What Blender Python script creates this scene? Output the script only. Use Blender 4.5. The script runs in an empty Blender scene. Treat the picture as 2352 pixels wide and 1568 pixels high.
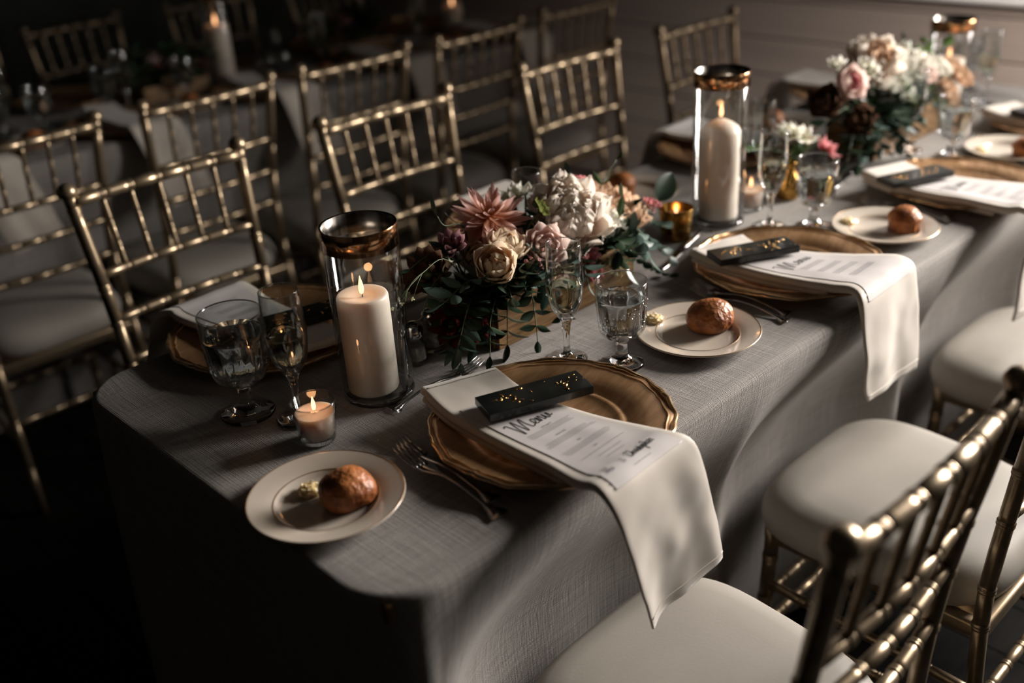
import bpy, bmesh, math, random
from mathutils import Vector, Matrix, noise
sin, cos, pi, R = math.sin, math.cos, math.pi, math.radians
S = bpy.context.scene
COL = S.collection
random.seed(7)

# ------------------------------------------------------------------ camera
cam_d = bpy.data.cameras.new('camera'); cam = bpy.data.objects.new('camera', cam_d); COL.objects.link(cam)
ya, pb, rc = 0.8223, -0.4677, -0.0648
f = Vector((cos(ya)*cos(pb), sin(ya)*cos(pb), sin(pb)))
r0 = Vector((sin(ya), -cos(ya), 0)); u0 = r0.cross(f)
rr = cos(rc)*r0 + sin(rc)*u0; uu = -sin(rc)*r0 + cos(rc)*u0
M = Matrix((rr, uu, -f)).transposed().to_4x4(); M.translation = Vector((-0.4314, -0.6817, 1.4557))
cam.matrix_world = M
cam_d.sensor_width = 36; cam_d.lens = 36.07; cam_d.clip_start = .02
cam_d.dof.use_dof = True; cam_d.dof.focus_distance = 1.41; cam_d.dof.aperture_fstop = 1.7
S.camera = cam

# ------------------------------------------------------------------ light
S.view_settings.view_transform = 'Standard'; S.view_settings.look = 'None'
S.view_settings.gamma = 1; S.view_settings.use_curve_mapping = False
S.view_settings.exposure = -0.30
W = bpy.data.worlds.new('sky'); S.world = W; W.use_nodes = True
bg = W.node_tree.nodes['Background']; bg.inputs[0].default_value = (1, .96, .92, 1); bg.inputs[1].default_value = 1.0
def area(name, loc, target, sx, sy, power, col, spread=pi):
    d = bpy.data.lights.new(name, 'AREA'); d.shape = 'RECTANGLE'; d.size = sx; d.size_y = sy
    d.energy = power; d.color = col; d.spread = spread
    o = bpy.data.objects.new(name, d); COL.objects.link(o); o.location = loc
    o.rotation_euler = (Vector(target)-Vector(loc)).to_track_quat('-Z', 'Y').to_euler()
    return o
# daylight at the far window (in the plank wall) and an added narrow lamp at right that brightens that wall
area('daylight_far_window', (2.88, -.66, 1.52), (0, -.62, 1.40), .9, 1.05, 250, (1, .925, .855), R(127))
area('plank_wall_fill', (2.25, -1.60, 1.55), (2.78, -.25, .80), .5, .7, 24, (1, .90, .84), R(44))  # added fill aimed at the plank wall

# ------------------------------------------------------------------ materials
MATS = {}
def pmat(name, col, rough=.6, metal=0, spec=.5, trans=0, ior=1.45, sss=0, coat=0, sheen=0, emit=None, es=0,
         nscale=None, namt=.15, bscale=None, bdist=.001, bstr=.5, col2=None, ncoord='Object', stretch=(1, 1, 1), rvar=0, alpha=1):
    if name in MATS: return MATS[name]
    m = bpy.data.materials.new(name); m.use_nodes = True; nt = m.node_tree; N = nt.nodes; L = nt.links
    b = N['Principled BSDF']
    b.inputs['Base Color'].default_value = (*col, 1); b.inputs['Roughness'].default_value = rough
    b.inputs['Metallic'].default_value = metal; b.inputs['Specular IOR Level'].default_value = spec
    b.inputs['Transmission Weight'].default_value = trans; b.inputs['IOR'].default_value = ior
    b.inputs['Subsurface Weight'].default_value = sss; b.inputs['Subsurface Scale'].default_value = .02
    b.inputs['Subsurface Radius'].default_value = (1, .6, .4)
    b.inputs['Coat Weight'].default_value = coat; b.inputs['Sheen Weight'].default_value = sheen
    if emit: b.inputs['Emission Color'].default_value = (*emit, 1); b.inputs['Emission Strength'].default_value = es
    tc = N.new('ShaderNodeTexCoord'); mp = N.new('ShaderNodeMapping'); L.new(tc.outputs[ncoord], mp.inputs[0])
    mp.inputs['Scale'].default_value = stretch
    if nscale:
        n = N.new('ShaderNodeTexNoise'); n.inputs['Scale'].default_value = nscale; n.inputs['Detail'].default_value = 5
        L.new(mp.outputs[0], n.inputs['Vector'])
        mx = N.new('ShaderNodeMix'); mx.data_type = 'RGBA'
        c2 = col2 or tuple(c*(1-namt*2) for c in col)
        mx.inputs[6].default_value = (*col, 1); mx.inputs[7].default_value = (*c2, 1)
        cr = N.new('ShaderNodeMapRange'); cr.inputs[1].default_value = .35; cr.inputs[2].default_value = .65
        L.new(n.outputs['Fac'], cr.inputs[0]); L.new(cr.outputs[0], mx.inputs[0]); L.new(mx.outputs[2], b.inputs['Base Color'])
        if rvar:
            mr = N.new('ShaderNodeMapRange'); mr.inputs[3].default_value = rough-rvar; mr.inputs[4].default_value = rough+rvar
            L.new(n.outputs['Fac'], mr.inputs[0]); L.new(mr.outputs[0], b.inputs['Roughness'])
    if bscale:
        n2 = N.new('ShaderNodeTexNoise'); n2.inputs['Scale'].default_value = bscale; n2.inputs['Detail'].default_value = 3
        L.new(mp.outputs[0], n2.inputs['Vector'])
        bp = N.new('ShaderNodeBump'); bp.inputs['Strength'].default_value = bstr; bp.inputs['Distance'].default_value = bdist
        L.new(n2.outputs['Fac'], bp.inputs['Height']); L.new(bp.outputs[0], b.inputs['Normal'])
    MATS[name] = m; return m

def linen(name, c1, c2, gap=.0011):
    """woven cloth: slubby warp and weft from two stretched noises, in UV metres"""
    m = bpy.data.materials.new(name); m.use_nodes = True; nt = m.node_tree; N = nt.nodes; L = nt.links
    b = N['Principled BSDF']; b.inputs['Roughness'].default_value = .9; b.inputs['Specular IOR Level'].default_value = .15
    b.inputs['Sheen Weight'].default_value = .1
    uv = N.new('ShaderNodeUVMap'); uv.uv_map = 'UVMap'
    outs = []
    for sx, sy in ((9, 330), (330, 9)):
        mp = N.new('ShaderNodeMapping'); mp.inputs['Scale'].default_value = (sx, sy, 1); L.new(uv.outputs[0], mp.inputs[0])
        n = N.new('ShaderNodeTexNoise'); n.inputs['Scale'].default_value = 1; n.inputs['Detail'].default_value = 3; n.inputs['Roughness'].default_value = .7
        L.new(mp.outputs[0], n.inputs['Vector']); outs.append(n)
    wv = []
    for ax in (0, 1):
        mp = N.new('ShaderNodeMapping'); mp.inputs['Rotation'].default_value = (0, 0, ax*pi/2); L.new(uv.outputs[0], mp.inputs[0])
        w = N.new('ShaderNodeTexWave'); w.inputs['Scale'].default_value = 130; w.inputs['Distortion'].default_value = 2.5
        w.inputs['Detail'].default_value = 2; w.inputs['Detail Scale'].default_value = 2
        L.new(mp.outputs[0], w.inputs['Vector']); wv.append(w)
    a = N.new('ShaderNodeMath'); a.operation = 'ADD'; L.new(outs[0].outputs['Fac'], a.inputs[0]); L.new(outs[1].outputs['Fac'], a.inputs[1])
    w2 = N.new('ShaderNodeMath'); w2.operation = 'MULTIPLY'; L.new(wv[0].outputs['Fac'], w2.inputs[0]); L.new(wv[1].outputs['Fac'], w2.inputs[1])
    s = N.new('ShaderNodeMath'); s.operation = 'MULTIPLY_ADD'; L.new(w2.outputs[0], s.inputs[0]); s.inputs[1].default_value = .5; L.new(a.outputs[0], s.inputs[2])
    mr = N.new('ShaderNodeMapRange'); mr.inputs[1].default_value = .75; mr.inputs[2].default_value = 1.50; L.new(s.outputs[0], mr.inputs[0])
    mx = N.new('ShaderNodeMix'); mx.data_type = 'RGBA'; mx.inputs[6].default_value = (*c2, 1); mx.inputs[7].default_value = (*c1, 1)
    L.new(mr.outputs[0], mx.inputs[0]); L.new(mx.outputs[2], b.inputs['Base Color'])
    bp = N.new('ShaderNodeBump'); bp.inputs['Strength'].default_value = .8; bp.inputs['Distance'].default_value = gap
    L.new(s.outputs[0], bp.inputs['Height']); L.new(bp.outputs[0], b.inputs['Normal'])
    MATS[name] = m; return m

def thin_glass(name, tint=(1, 1, 1), rough=.02, refl=1.0, blend=.28, base=.05, pw_=2.2):
    m = bpy.data.materials.new(name); m.use_nodes = True; nt = m.node_tree; N = nt.nodes; L = nt.links
    N.remove(N['Principled BSDF']); o = N['Material Output']
    t = N.new('ShaderNodeBsdfTransparent'); t.inputs[0].default_value = (*tint, 1)
    g = N.new('ShaderNodeBsdfGlossy'); g.inputs['Roughness'].default_value = rough
    fr = N.new('ShaderNodeLayerWeight'); fr.inputs[0].default_value = blend
    mu = N.new('ShaderNodeMath'); mu.operation = 'MULTIPLY_ADD'; mu.use_clamp = True; mu.inputs[1].default_value = .85*refl; mu.inputs[2].default_value = base
    L.new(fr.outputs['Facing'], mu.inputs[0])
    pw = N.new('ShaderNodeMath'); pw.operation = 'POWER'; pw.inputs[1].default_value = pw_; L.new(fr.outputs['Facing'], pw.inputs[0]); L.new(pw.outputs[0], mu.inputs[0])
    mx = N.new('ShaderNodeMixShader'); L.new(mu.outputs[0], mx.inputs[0]); L.new(t.outputs[0], mx.inputs[1]); L.new(g.outputs[0], mx.inputs[2])
    L.new(mx.outputs[0], o.inputs[0]); MATS[name] = m; return m

CLOTH = linen('linen', (.37, .345, .32), (.15, .138, .13))
GOLDCH = pmat('gold_chair_paint', (.36, .275, .18), .33, .80, nscale=60, namt=.12, rvar=.08)
CUSH = pmat('cushion_vinyl', (.33, .305, .27), .55, spec=.35, nscale=9, namt=.04, bscale=220, bdist=.0004, bstr=.3)
GOLDPL = pmat('brushed_gold_leaf', (.52, .31, .16), .36, .58, nscale=26, col2=(.35, .19, .085), stretch=(1, 3.5, 1), rvar=.12, bscale=300, bdist=.0002, bstr=.3)
GOLDRIM = pmat('gold_rim_bead', (.66, .44, .25), .25, .9, nscale=70, col2=(.42, .26, .13))
NAPK = pmat('napkin_satin', (.52, .47, .41), .55, spec=.3, sheen=.3, nscale=5, namt=.03, bscale=900, bdist=.0002, bstr=.3)
PAPER = pmat('menu_paper', (.53, .50, .49), .7, spec=.2, nscale=40, namt=.015)
INK = pmat('black_ink', (.012, .012, .014), .5, nscale=30, namt=.1)
GREYINK = pmat('grey_ink', (.22, .21, .23), .6, nscale=30, namt=.1)
BLACKBOX = pmat('black_marbled_wrap', (.008, .010, .009), .28, coat=.15, nscale=30, namt=.3)
FLECK = pmat('gold_fleck', (.75, .42, .14), .25, .95, nscale=80, namt=.2)
CHINA = pmat('cream_china', (.50, .435, .365), .13, spec=.5, coat=.3, sss=.05, nscale=6, namt=.02)
GOLDLINE = pmat('gilt_line', (.55, .38, .24), .3, .8, nscale=40, namt=.1)
BREAD = pmat('glazed_crust', (.40, .145, .045), .38, spec=.35, nscale=38, col2=(.15, .042, .013), bscale=130, bdist=.004, bstr=.8, rvar=.1)
CRUST2 = pmat('pale_crust', (.50, .22, .08), .5, nscale=40, col2=(.35, .12, .04), bscale=90, bdist=.002)
BUTTER = pmat('butter', (.80, .62, .30), .4, sss=.3, nscale=30, namt=.05)
WAX = pmat('ivory_wax', (.78, .69, .60), .45, sss=.45, nscale=12, namt=.03, bscale=60, bdist=.0006, bstr=.25)
VWAX = pmat('votive_wax', (.85, .66, .54), .45, sss=.5, nscale=12, namt=.03)
WICK = pmat('burnt_wick', (.01, .008, .006), .9, nscale=50, namt=.2)
FLAME = pmat('flame', (1, .6, .25), 1, emit=(1, .50, .24), es=3.6, nscale=20, namt=.01)
GLASS = pmat('clear_glass', (1, 1, 1), .02, trans=1, ior=1.5)
FROST = pmat('condensation_glass', (.97, .98, 1), .13, trans=1, ior=1.4, bscale=420, bdist=.0009, bstr=.9)
WATER = pmat('water', (.97, .99, 1), .0, trans=1, ior=1.33)
WINE = pmat('sparkling_wine', (.96, .90, .70), .0, trans=1, ior=1.34)
TG = thin_glass('thin_glass', (.96, .97, .97))
BG = thin_glass('drinking_glass', (.93, .95, .95), .03, 1.0, .42, .045, 2.0)
SILVER = pmat('silvered_band_inside', (.62, .58, .53), .24, 1, nscale=70, col2=(.15, .13, .11), stretch=(1, 1, .03))
AMBER = thin_glass('smoked_pane', (.9, .9, .9))
GOLDBAND = pmat('gold_foil_band', (.80, .46, .24), .14, 1, nscale=60, col2=(.22, .10, .04), stretch=(1, 1, .03), rvar=.06, bscale=40, bdist=.002)  # vertical streaks of mirrored surroundings are painted into the foil colour
VOTGOLD = pmat('mercury_gold_glass', (.62, .36, .10), .2, .9, nscale=60, col2=(.22, .11, .02), rvar=.1)
STEEL = pmat('polished_steel', (.40, .385, .375), .22, 1, nscale=30, namt=.05)
WOOD = pmat('gilded_box_wood', (.20, .115, .045), .42, .25, nscale=16, col2=(.09, .045, .015), stretch=(1, 1, 12), bscale=60, bdist=.001)
SOIL = pmat('floral_foam', (.02, .03, .015), .9, nscale=40, namt=.3)
PLANK = pmat('taupe_plank_paint', (.46, .385, .335), .6, spec=.3, nscale=5, namt=.06, stretch=(1, .2, 4), bscale=30, bdist=.001, bstr=.3)
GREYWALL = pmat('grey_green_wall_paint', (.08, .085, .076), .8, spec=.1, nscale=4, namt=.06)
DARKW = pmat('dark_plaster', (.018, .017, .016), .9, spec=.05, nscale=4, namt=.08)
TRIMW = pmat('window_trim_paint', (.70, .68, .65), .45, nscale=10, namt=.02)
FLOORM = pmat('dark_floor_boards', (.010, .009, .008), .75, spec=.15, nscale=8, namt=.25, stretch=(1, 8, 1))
SHAK = pmat('shaker_chrome', (.6, .6, .6), .12, 1, nscale=20, namt=.03)
SALT = pmat('salt_grains', (.5, .48, .45), .9, nscale=200, namt=.2)
def petal_mat(name, c1, c2, tr=.42):
    """thin petal: diffuse mixed with translucent; colour runs from base (uv y 0) to tip (uv y 1)"""
    m = bpy.data.materials.new(name); m.use_nodes = True; nt = m.node_tree; N = nt.nodes; L = nt.links
    N.remove(N['Principled BSDF']); out = N['Material Output']
    d = N.new('ShaderNodeBsdfDiffuse'); t = N.new('ShaderNodeBsdfTranslucent'); ms = N.new('ShaderNodeMixShader'); ms.inputs[0].default_value = tr
    uv = N.new('ShaderNodeUVMap'); uv.uv_map = 'UVMap'; sp = N.new('ShaderNodeSeparateXYZ'); L.new(uv.outputs[0], sp.inputs[0])
    mp = N.new('ShaderNodeMapping'); mp.inputs['Scale'].default_value = (22, 1.6, 1); L.new(uv.outputs[0], mp.inputs[0])
    n = N.new('ShaderNodeTexNoise'); n.inputs['Scale'].default_value = 1; L.new(mp.outputs[0], n.inputs['Vector'])
    mx = N.new('ShaderNodeMix'); mx.data_type = 'RGBA'; mx.inputs[6].default_value = (*c1, 1); mx.inputs[7].default_value = (*c2, 1)
    ad = N.new('ShaderNodeMath'); ad.operation = 'MULTIPLY_ADD'; L.new(n.outputs['Fac'], ad.inputs[0]); ad.inputs[1].default_value = .3; L.new(sp.outputs['Y'], ad.inputs[2])
    mr = N.new('ShaderNodeMapRange'); mr.inputs[1].default_value = .2; mr.inputs[2].default_value = .9; L.new(ad.outputs[0], mr.inputs[0])
    L.new(mr.outputs[0], mx.inputs[0]); L.new(mx.outputs[2], d.inputs[0]); L.new(mx.outputs[2], t.inputs[0])
    bp = N.new('ShaderNodeBump'); bp.inputs['Strength'].default_value = .25; bp.inputs['Distance'].default_value = .0006
    L.new(n.outputs['Fac'], bp.inputs['Height']); L.new(bp.outputs[0], d.inputs['Normal'])
    L.new(d.outputs[0], ms.inputs[1]); L.new(t.outputs[0], ms.inputs[2]); L.new(ms.outputs[0], out.inputs[0])
    MATS[name] = m; return m
P_PEONY = petal_mat('peony_petal', (.72, .52, .42), (.82, .75, .67))
P_DAHL = petal_mat('dahlia_petal', (.60, .26, .12), (.62, .40, .36))
P_ROSE = petal_mat('rose_petal', (.62, .36, .20), (.74, .62, .47))
P_PEACH = petal_mat('peach_petal', (.55, .27, .14), (.76, .55, .39))
P_PINK = petal_mat('pink_petal', (.42, .09, .10), (.66, .28, .29))
P_BLUSH = petal_mat('blush_petal', (.62, .36, .33), (.78, .62, .56))
P_WHITE = petal_mat('white_petal', (.62, .62, .42), (.80, .77, .70))
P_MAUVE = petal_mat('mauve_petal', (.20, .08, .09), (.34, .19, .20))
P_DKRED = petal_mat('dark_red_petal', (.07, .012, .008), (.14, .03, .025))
P_RUST_SHADE = petal_mat('shaded_rust_petal', (.05, .025, .015), (.10, .055, .035))  # rust petals near black, the shade around them mixed into the colour
L_EUC = pmat('eucalyptus_leaf', (.075, .12, .10), .45, spec=.4, nscale=14, col2=(.05, .085, .07))
L_DK = pmat('dark_glossy_leaf', (.022, .042, .022), .3, spec=.5, nscale=14, namt=.2)
L_MID = pmat('mid_green_leaf', (.06, .12, .04), .4, spec=.5, nscale=14, namt=.15)
L_BR = pmat('bright_green_leaf', (.14, .26, .06), .45, nscale=14, namt=.15)
STEMM = pmat('green_stem', (.07, .11, .045), .5, nscale=30, namt=.15)

# ------------------------------------------------------------------ helpers
def tag(o, label=None, cat=None, group=None, kind=None):
    if label: o['label'] = label
    if cat: o['category'] = cat
    if group: o['group'] = group
    if kind: o['kind'] = kind
    return o
def thing(name, label, cat, loc=(0, 0, 0), rz=0, group=None, rot=None):
    o = bpy.data.objects.new(name, None); COL.objects.link(o); o.empty_display_size = .05
    o.location = loc; o.rotation_euler = rot if rot else (0, 0, rz)
    return tag(o, label, cat, group)
KIDS = {}
def link(o, parent):
    COL.objects.link(o)
    if parent is not None:
        o.parent = parent; KIDS.setdefault(parent.name, []).append(o)
    return o
def mk(name, V, F, m, parent=None, smooth=True, uv=None, loc=None):
    me = bpy.data.meshes.new(name); me.from_pydata([tuple(v) for v in V], [], F); me.update()
    if smooth: me.polygons.foreach_set('use_smooth', [True]*len(me.polygons))
    if uv:
        l = me.uv_layers.new(name='UVMap')
        for p in me.polygons:
            for li in p.loop_indices: l.data[li].uv = uv[me.loops[li].vertex_index]
    me.materials.append(m)
    o = bpy.data.objects.new(name, me)
    if loc: o.location = loc
    return link(o, parent)
def dup(root, loc=None, rz=None, label=None, group=None, rot=None, scale=None, parent=None):
    r = root.copy(); COL.objects.link(r)
    if parent is not None: r.parent = parent
    if loc is not None: r.location = loc
    if rz is not None: r.rotation_euler = (0, 0, rz)
    if rot is not None: r.rotation_euler = rot
    if scale: r.scale = (scale,)*3
    if label: r['label'] = label
    if group: r['group'] = group
    for ch in KIDS.get(root.name, []): 
        c = dup(ch, parent=r); KIDS.setdefault(r.name, []).append(c)
    return r
def merge(parts):
    V, F = [], []
    for v, f_ in parts:
        o = len(V); V += list(v); F += [[i+o for i in q] for q in f_]
    return V, F
def boxg(x0, x1, y0, y1, z0, z1, b=0.0):
    if b <= 0:
        V = [(x, y, z) for z in (z0, z1) for y in (y0, y1) for x in (x0, x1)]
        return V, [[0, 2, 3, 1], [4, 5, 7, 6], [0, 1, 5, 4], [2, 6, 7, 3], [0, 4, 6, 2], [1, 3, 7, 5]]
    bm = bmesh.new(); bmesh.ops.create_cube(bm, size=1)
    for v in bm.verts: v.co = Vector(((x0+x1)/2+v.co.x*(x1-x0), (y0+y1)/2+v.co.y*(y1-y0), (z0+z1)/2+v.co.z*(z1-z0)))
    bmesh.ops.bevel(bm, geom=bm.edges[:], offset=b, segments=2, profile=.6, affect='EDGES')
    bm.verts.ensure_lookup_table(); bm.verts.index_update()
    V = [tuple(v.co) for v in bm.verts]; F = [[v.index for v in q.verts] for q in bm.faces]; bm.free(); return V, F
def lathe(prof, n=48, rip=None, ctr=(0, 0, 0)):
    """prof: (r, z) list, r=0 ends collapse; rip(theta, r, z) -> radius factor"""
    V, F = [], []; rings = []
    for (r_, z) in prof:
        if r_ < 1e-6: rings.append([len(V)]); V.append((ctr[0], ctr[1], z+ctr[2]))
        else:
            s = len(V); rings.append(list(range(s, s+n)))
            for k in range(n):
                t = 2*pi*k/n; q = r_*(rip(t, r_, z) if rip else 1)
                V.append((ctr[0]+q*cos(t), ctr[1]+q*sin(t), z+ctr[2]))
    for a, b in zip(rings, rings[1:]):
        for k in range(n):
            k2 = (k+1) % n
            if len(a) == 1 and len(b) == 1: continue
            if len(a) == 1: F.append([a[0], b[k2], b[k]])
            elif len(b) == 1: F.append([a[k], a[k2], b[0]])
            else: F.append([a[k], a[k2], b[k2], b[k]])
    return V, F
def tube(pts, rad, n=8, cap=True):
    pts = [Vector(p) for p in pts]; V, F = [], []
    if not isinstance(rad, (list, tuple)): rad = [rad]*len(pts)
    up = None
    for i, p in enumerate(pts):
        d = (pts[min(i+1, len(pts)-1)]-pts[max(i-1, 0)]).normalized()
        if up is None: up = d.orthogonal().normalized()
        up = (up-d*up.dot(d)).normalized(); s = d.cross(up)
        for k in range(n):
            t = 2*pi*k/n; V.append(p+(up*cos(t)+s*sin(t))*rad[i])
    for i in range(len(pts)-1):
        for k in range(n):
            k2 = (k+1) % n; F.append([i*n+k, i*n+k2, (i+1)*n+k2, (i+1)*n+k])
    if cap: F.append(list(range(n))[::-1]); F.append([(len(pts)-1)*n+k for k in range(n)])
    return V, F
def torus(R_, z, r_, n=56, k=6):
    V = [((R_+r_*cos(2*pi*j/k))*cos(2*pi*i/n), (R_+r_*cos(2*pi*j/k))*sin(2*pi*i/n), z+r_*sin(2*pi*j/k)) for i in range(n) for j in range(k)]
    return V, [[i*k+j, ((i+1) % n)*k+j, ((i+1) % n)*k+(j+1) % k, i*k+(j+1) % k] for i in range(n) for j in range(k)]
def lerp(a, b, t): return a+(b-a)*t
def polyat(pts, t):
    L = [(Vector(b)-Vector(a)).length for a, b in zip(pts, pts[1:])]; T = sum(L)*t
    for i, l in enumerate(L):
        if T <= l or i == len(L)-1: return Vector(pts[i]).lerp(Vector(pts[i+1]), min(1, T/l if l else 0))
        T -= l
def catmull(pts, n=8):
    P = [Vector(p) for p in pts]; P = [P[0]*2-P[1]]+P+[P[-1]*2-P[-2]]; out = []
    for i in range(1, len(P)-2):
        for k in range(n):
            t = k/n; a, b, c, d = P[i-1], P[i], P[i+1], P[i+2]
            out.append(.5*((2*b)+(c-a)*t+(2*a-5*b+4*c-d)*t*t+(3*b-a-3*c+d)*t**3))
    out.append(P[-2]); return out
def grid(fn, nu, nv):
    V = [fn(u/(nu-1), v/(nv-1)) for v in range(nv) for u in range(nu)]
    F = [[v*nu+u, v*nu+u+1, (v+1)*nu+u+1, (v+1)*nu+u] for v in range(nv-1) for u in range(nu-1)]
    return V, F, [(u/(nu-1), v/(nv-1)) for v in range(nv) for u in range(nu)]

# ------------------------------------------------------------------ room shell
XW, YR, YL, XB, HC = 2.75, -1.50, 3.75, -2.6, 2.7
def struct(name, vf, m, parent=None, smooth=False):
    o = mk(name, vf[0], vf[1], m, parent, smooth)
    if parent is None: o['kind'] = 'structure'
    return o
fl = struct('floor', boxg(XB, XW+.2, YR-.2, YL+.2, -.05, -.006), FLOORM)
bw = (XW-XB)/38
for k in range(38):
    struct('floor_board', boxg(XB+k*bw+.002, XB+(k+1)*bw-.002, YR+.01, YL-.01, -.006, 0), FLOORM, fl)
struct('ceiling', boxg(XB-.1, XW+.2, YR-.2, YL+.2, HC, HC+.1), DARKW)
WY0, WY1, WZ0, WZ1 = -1.08, 1.08, .912, 2.35     # far window opening
wf = struct('wall_far', merge([boxg(XW+.012, XW+.12, YR-.1, YL+.1, 0, WZ0-.03), boxg(XW+.012, XW+.12, YR-.1, YL+.1, WZ1+.03, HC),
     boxg(XW+.012, XW+.12, YR-.1, WY0-.03, WZ0-.03, WZ1+.03), boxg(XW+.012, XW+.12, WY1+.03, YL+.1, WZ0-.03, WZ1+.03)]), PLANK)
ph = .1265; z = .605-4*ph-.05; k = 0
z0s = [.605+ph*i for i in range(-5, 18)]
for zb in z0s:
    a, b = max(zb+.005, .0), min(zb+ph-.001, HC)
    if b-a < .02: continue
    spans = [(YR, YL)] if (b <= WZ0 or a >= WZ1) else [(YR, WY0-.05), (WY1+.05, YL)]
    if zb < WZ0 < b: spans = [(YR, WY0-.05), (WY1+.05, YL)]; 
    for s0, s1 in spans:
        struct('plank', boxg(XW, XW+.014, s0, s1, a, b, .003), PLANK, wf)
    if zb < WZ0 < b: struct('plank', boxg(XW, XW+.014, WY0-.05, WY1+.05, a, WZ0-.015, .002), PLANK, wf)
wn = thing('window_1', None, None, (XW, 0, 0)); wn['kind'] = 'structure'
mk('window_sill', *boxg(-.015, .11, WY0-.06, WY1+.06, WZ0-.014, WZ0-.004, .002), TRIMW, wn, False)
fr = merge([boxg(-.012, .11, WY0-.05, WY0, WZ0-.004, WZ1+.05), boxg(-.012, .11, WY1, WY1+.05, WZ0-.004, WZ1+.05), boxg(-.012, .11, WY0, WY1, WZ1, WZ1+.05)])
mk('window_frame', *fr, TRIMW, wn, False)
mk('mullion', *boxg(.04, .07, -.0, .04, WZ0-.004, WZ1), TRIMW, wn, False)
mk('transom', *boxg(.04, .07, WY0, WY1, 1.62, 1.65), TRIMW, wn, False)
for (a, b) in ((WY0, 0), (.04, WY1)):
    mk('pane', *boxg(.052, .056, a, b, WZ0-.004, WZ1), AMBER, wn, False)
SX0, SX1, SZ0, SZ1 = 1.90, 2.60, .93, 2.05
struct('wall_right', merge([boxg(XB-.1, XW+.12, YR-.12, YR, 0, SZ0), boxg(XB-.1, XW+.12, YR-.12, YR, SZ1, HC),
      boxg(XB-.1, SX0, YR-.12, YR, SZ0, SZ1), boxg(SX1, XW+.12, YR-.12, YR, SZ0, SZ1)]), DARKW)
wn2 = thing('window_2', None, None, (0, YR, 0)); wn2['kind'] = 'structure'  # unseen window, set near the corner so light reaches the plank wall
mk('window_frame', *merge([boxg(SX0-.05, SX0, -.1, .012, SZ0-.05, SZ1+.05), boxg(SX1, SX1+.05, -.1, .012, SZ0-.05, SZ1+.05),
      boxg(SX0, SX1, -.1, .012, SZ1, SZ1+.05), boxg(SX0, SX1, -.1, .03, SZ0-.05, SZ0)]), TRIMW, wn2, False)
mk('mullion', *boxg((SX0+SX1)/2-.02, (SX0+SX1)/2+.02, -.07, -.04, SZ0, SZ1), TRIMW, wn2, False)
for a, b in ((SX0, (SX0+SX1)/2-.02), ((SX0+SX1)/2+.02, SX1)): mk('pane', *boxg(a, b, -.057, -.053, SZ0, SZ1), AMBER, wn2, False)
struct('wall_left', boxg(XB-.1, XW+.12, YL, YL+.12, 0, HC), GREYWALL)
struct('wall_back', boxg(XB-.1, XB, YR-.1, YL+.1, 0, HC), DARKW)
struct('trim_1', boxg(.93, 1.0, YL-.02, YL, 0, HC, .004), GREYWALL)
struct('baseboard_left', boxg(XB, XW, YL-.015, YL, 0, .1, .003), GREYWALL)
struct('baseboard_right', boxg(XB, XW, YR, YR+.015, 0, .1, .003), DARKW)

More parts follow.
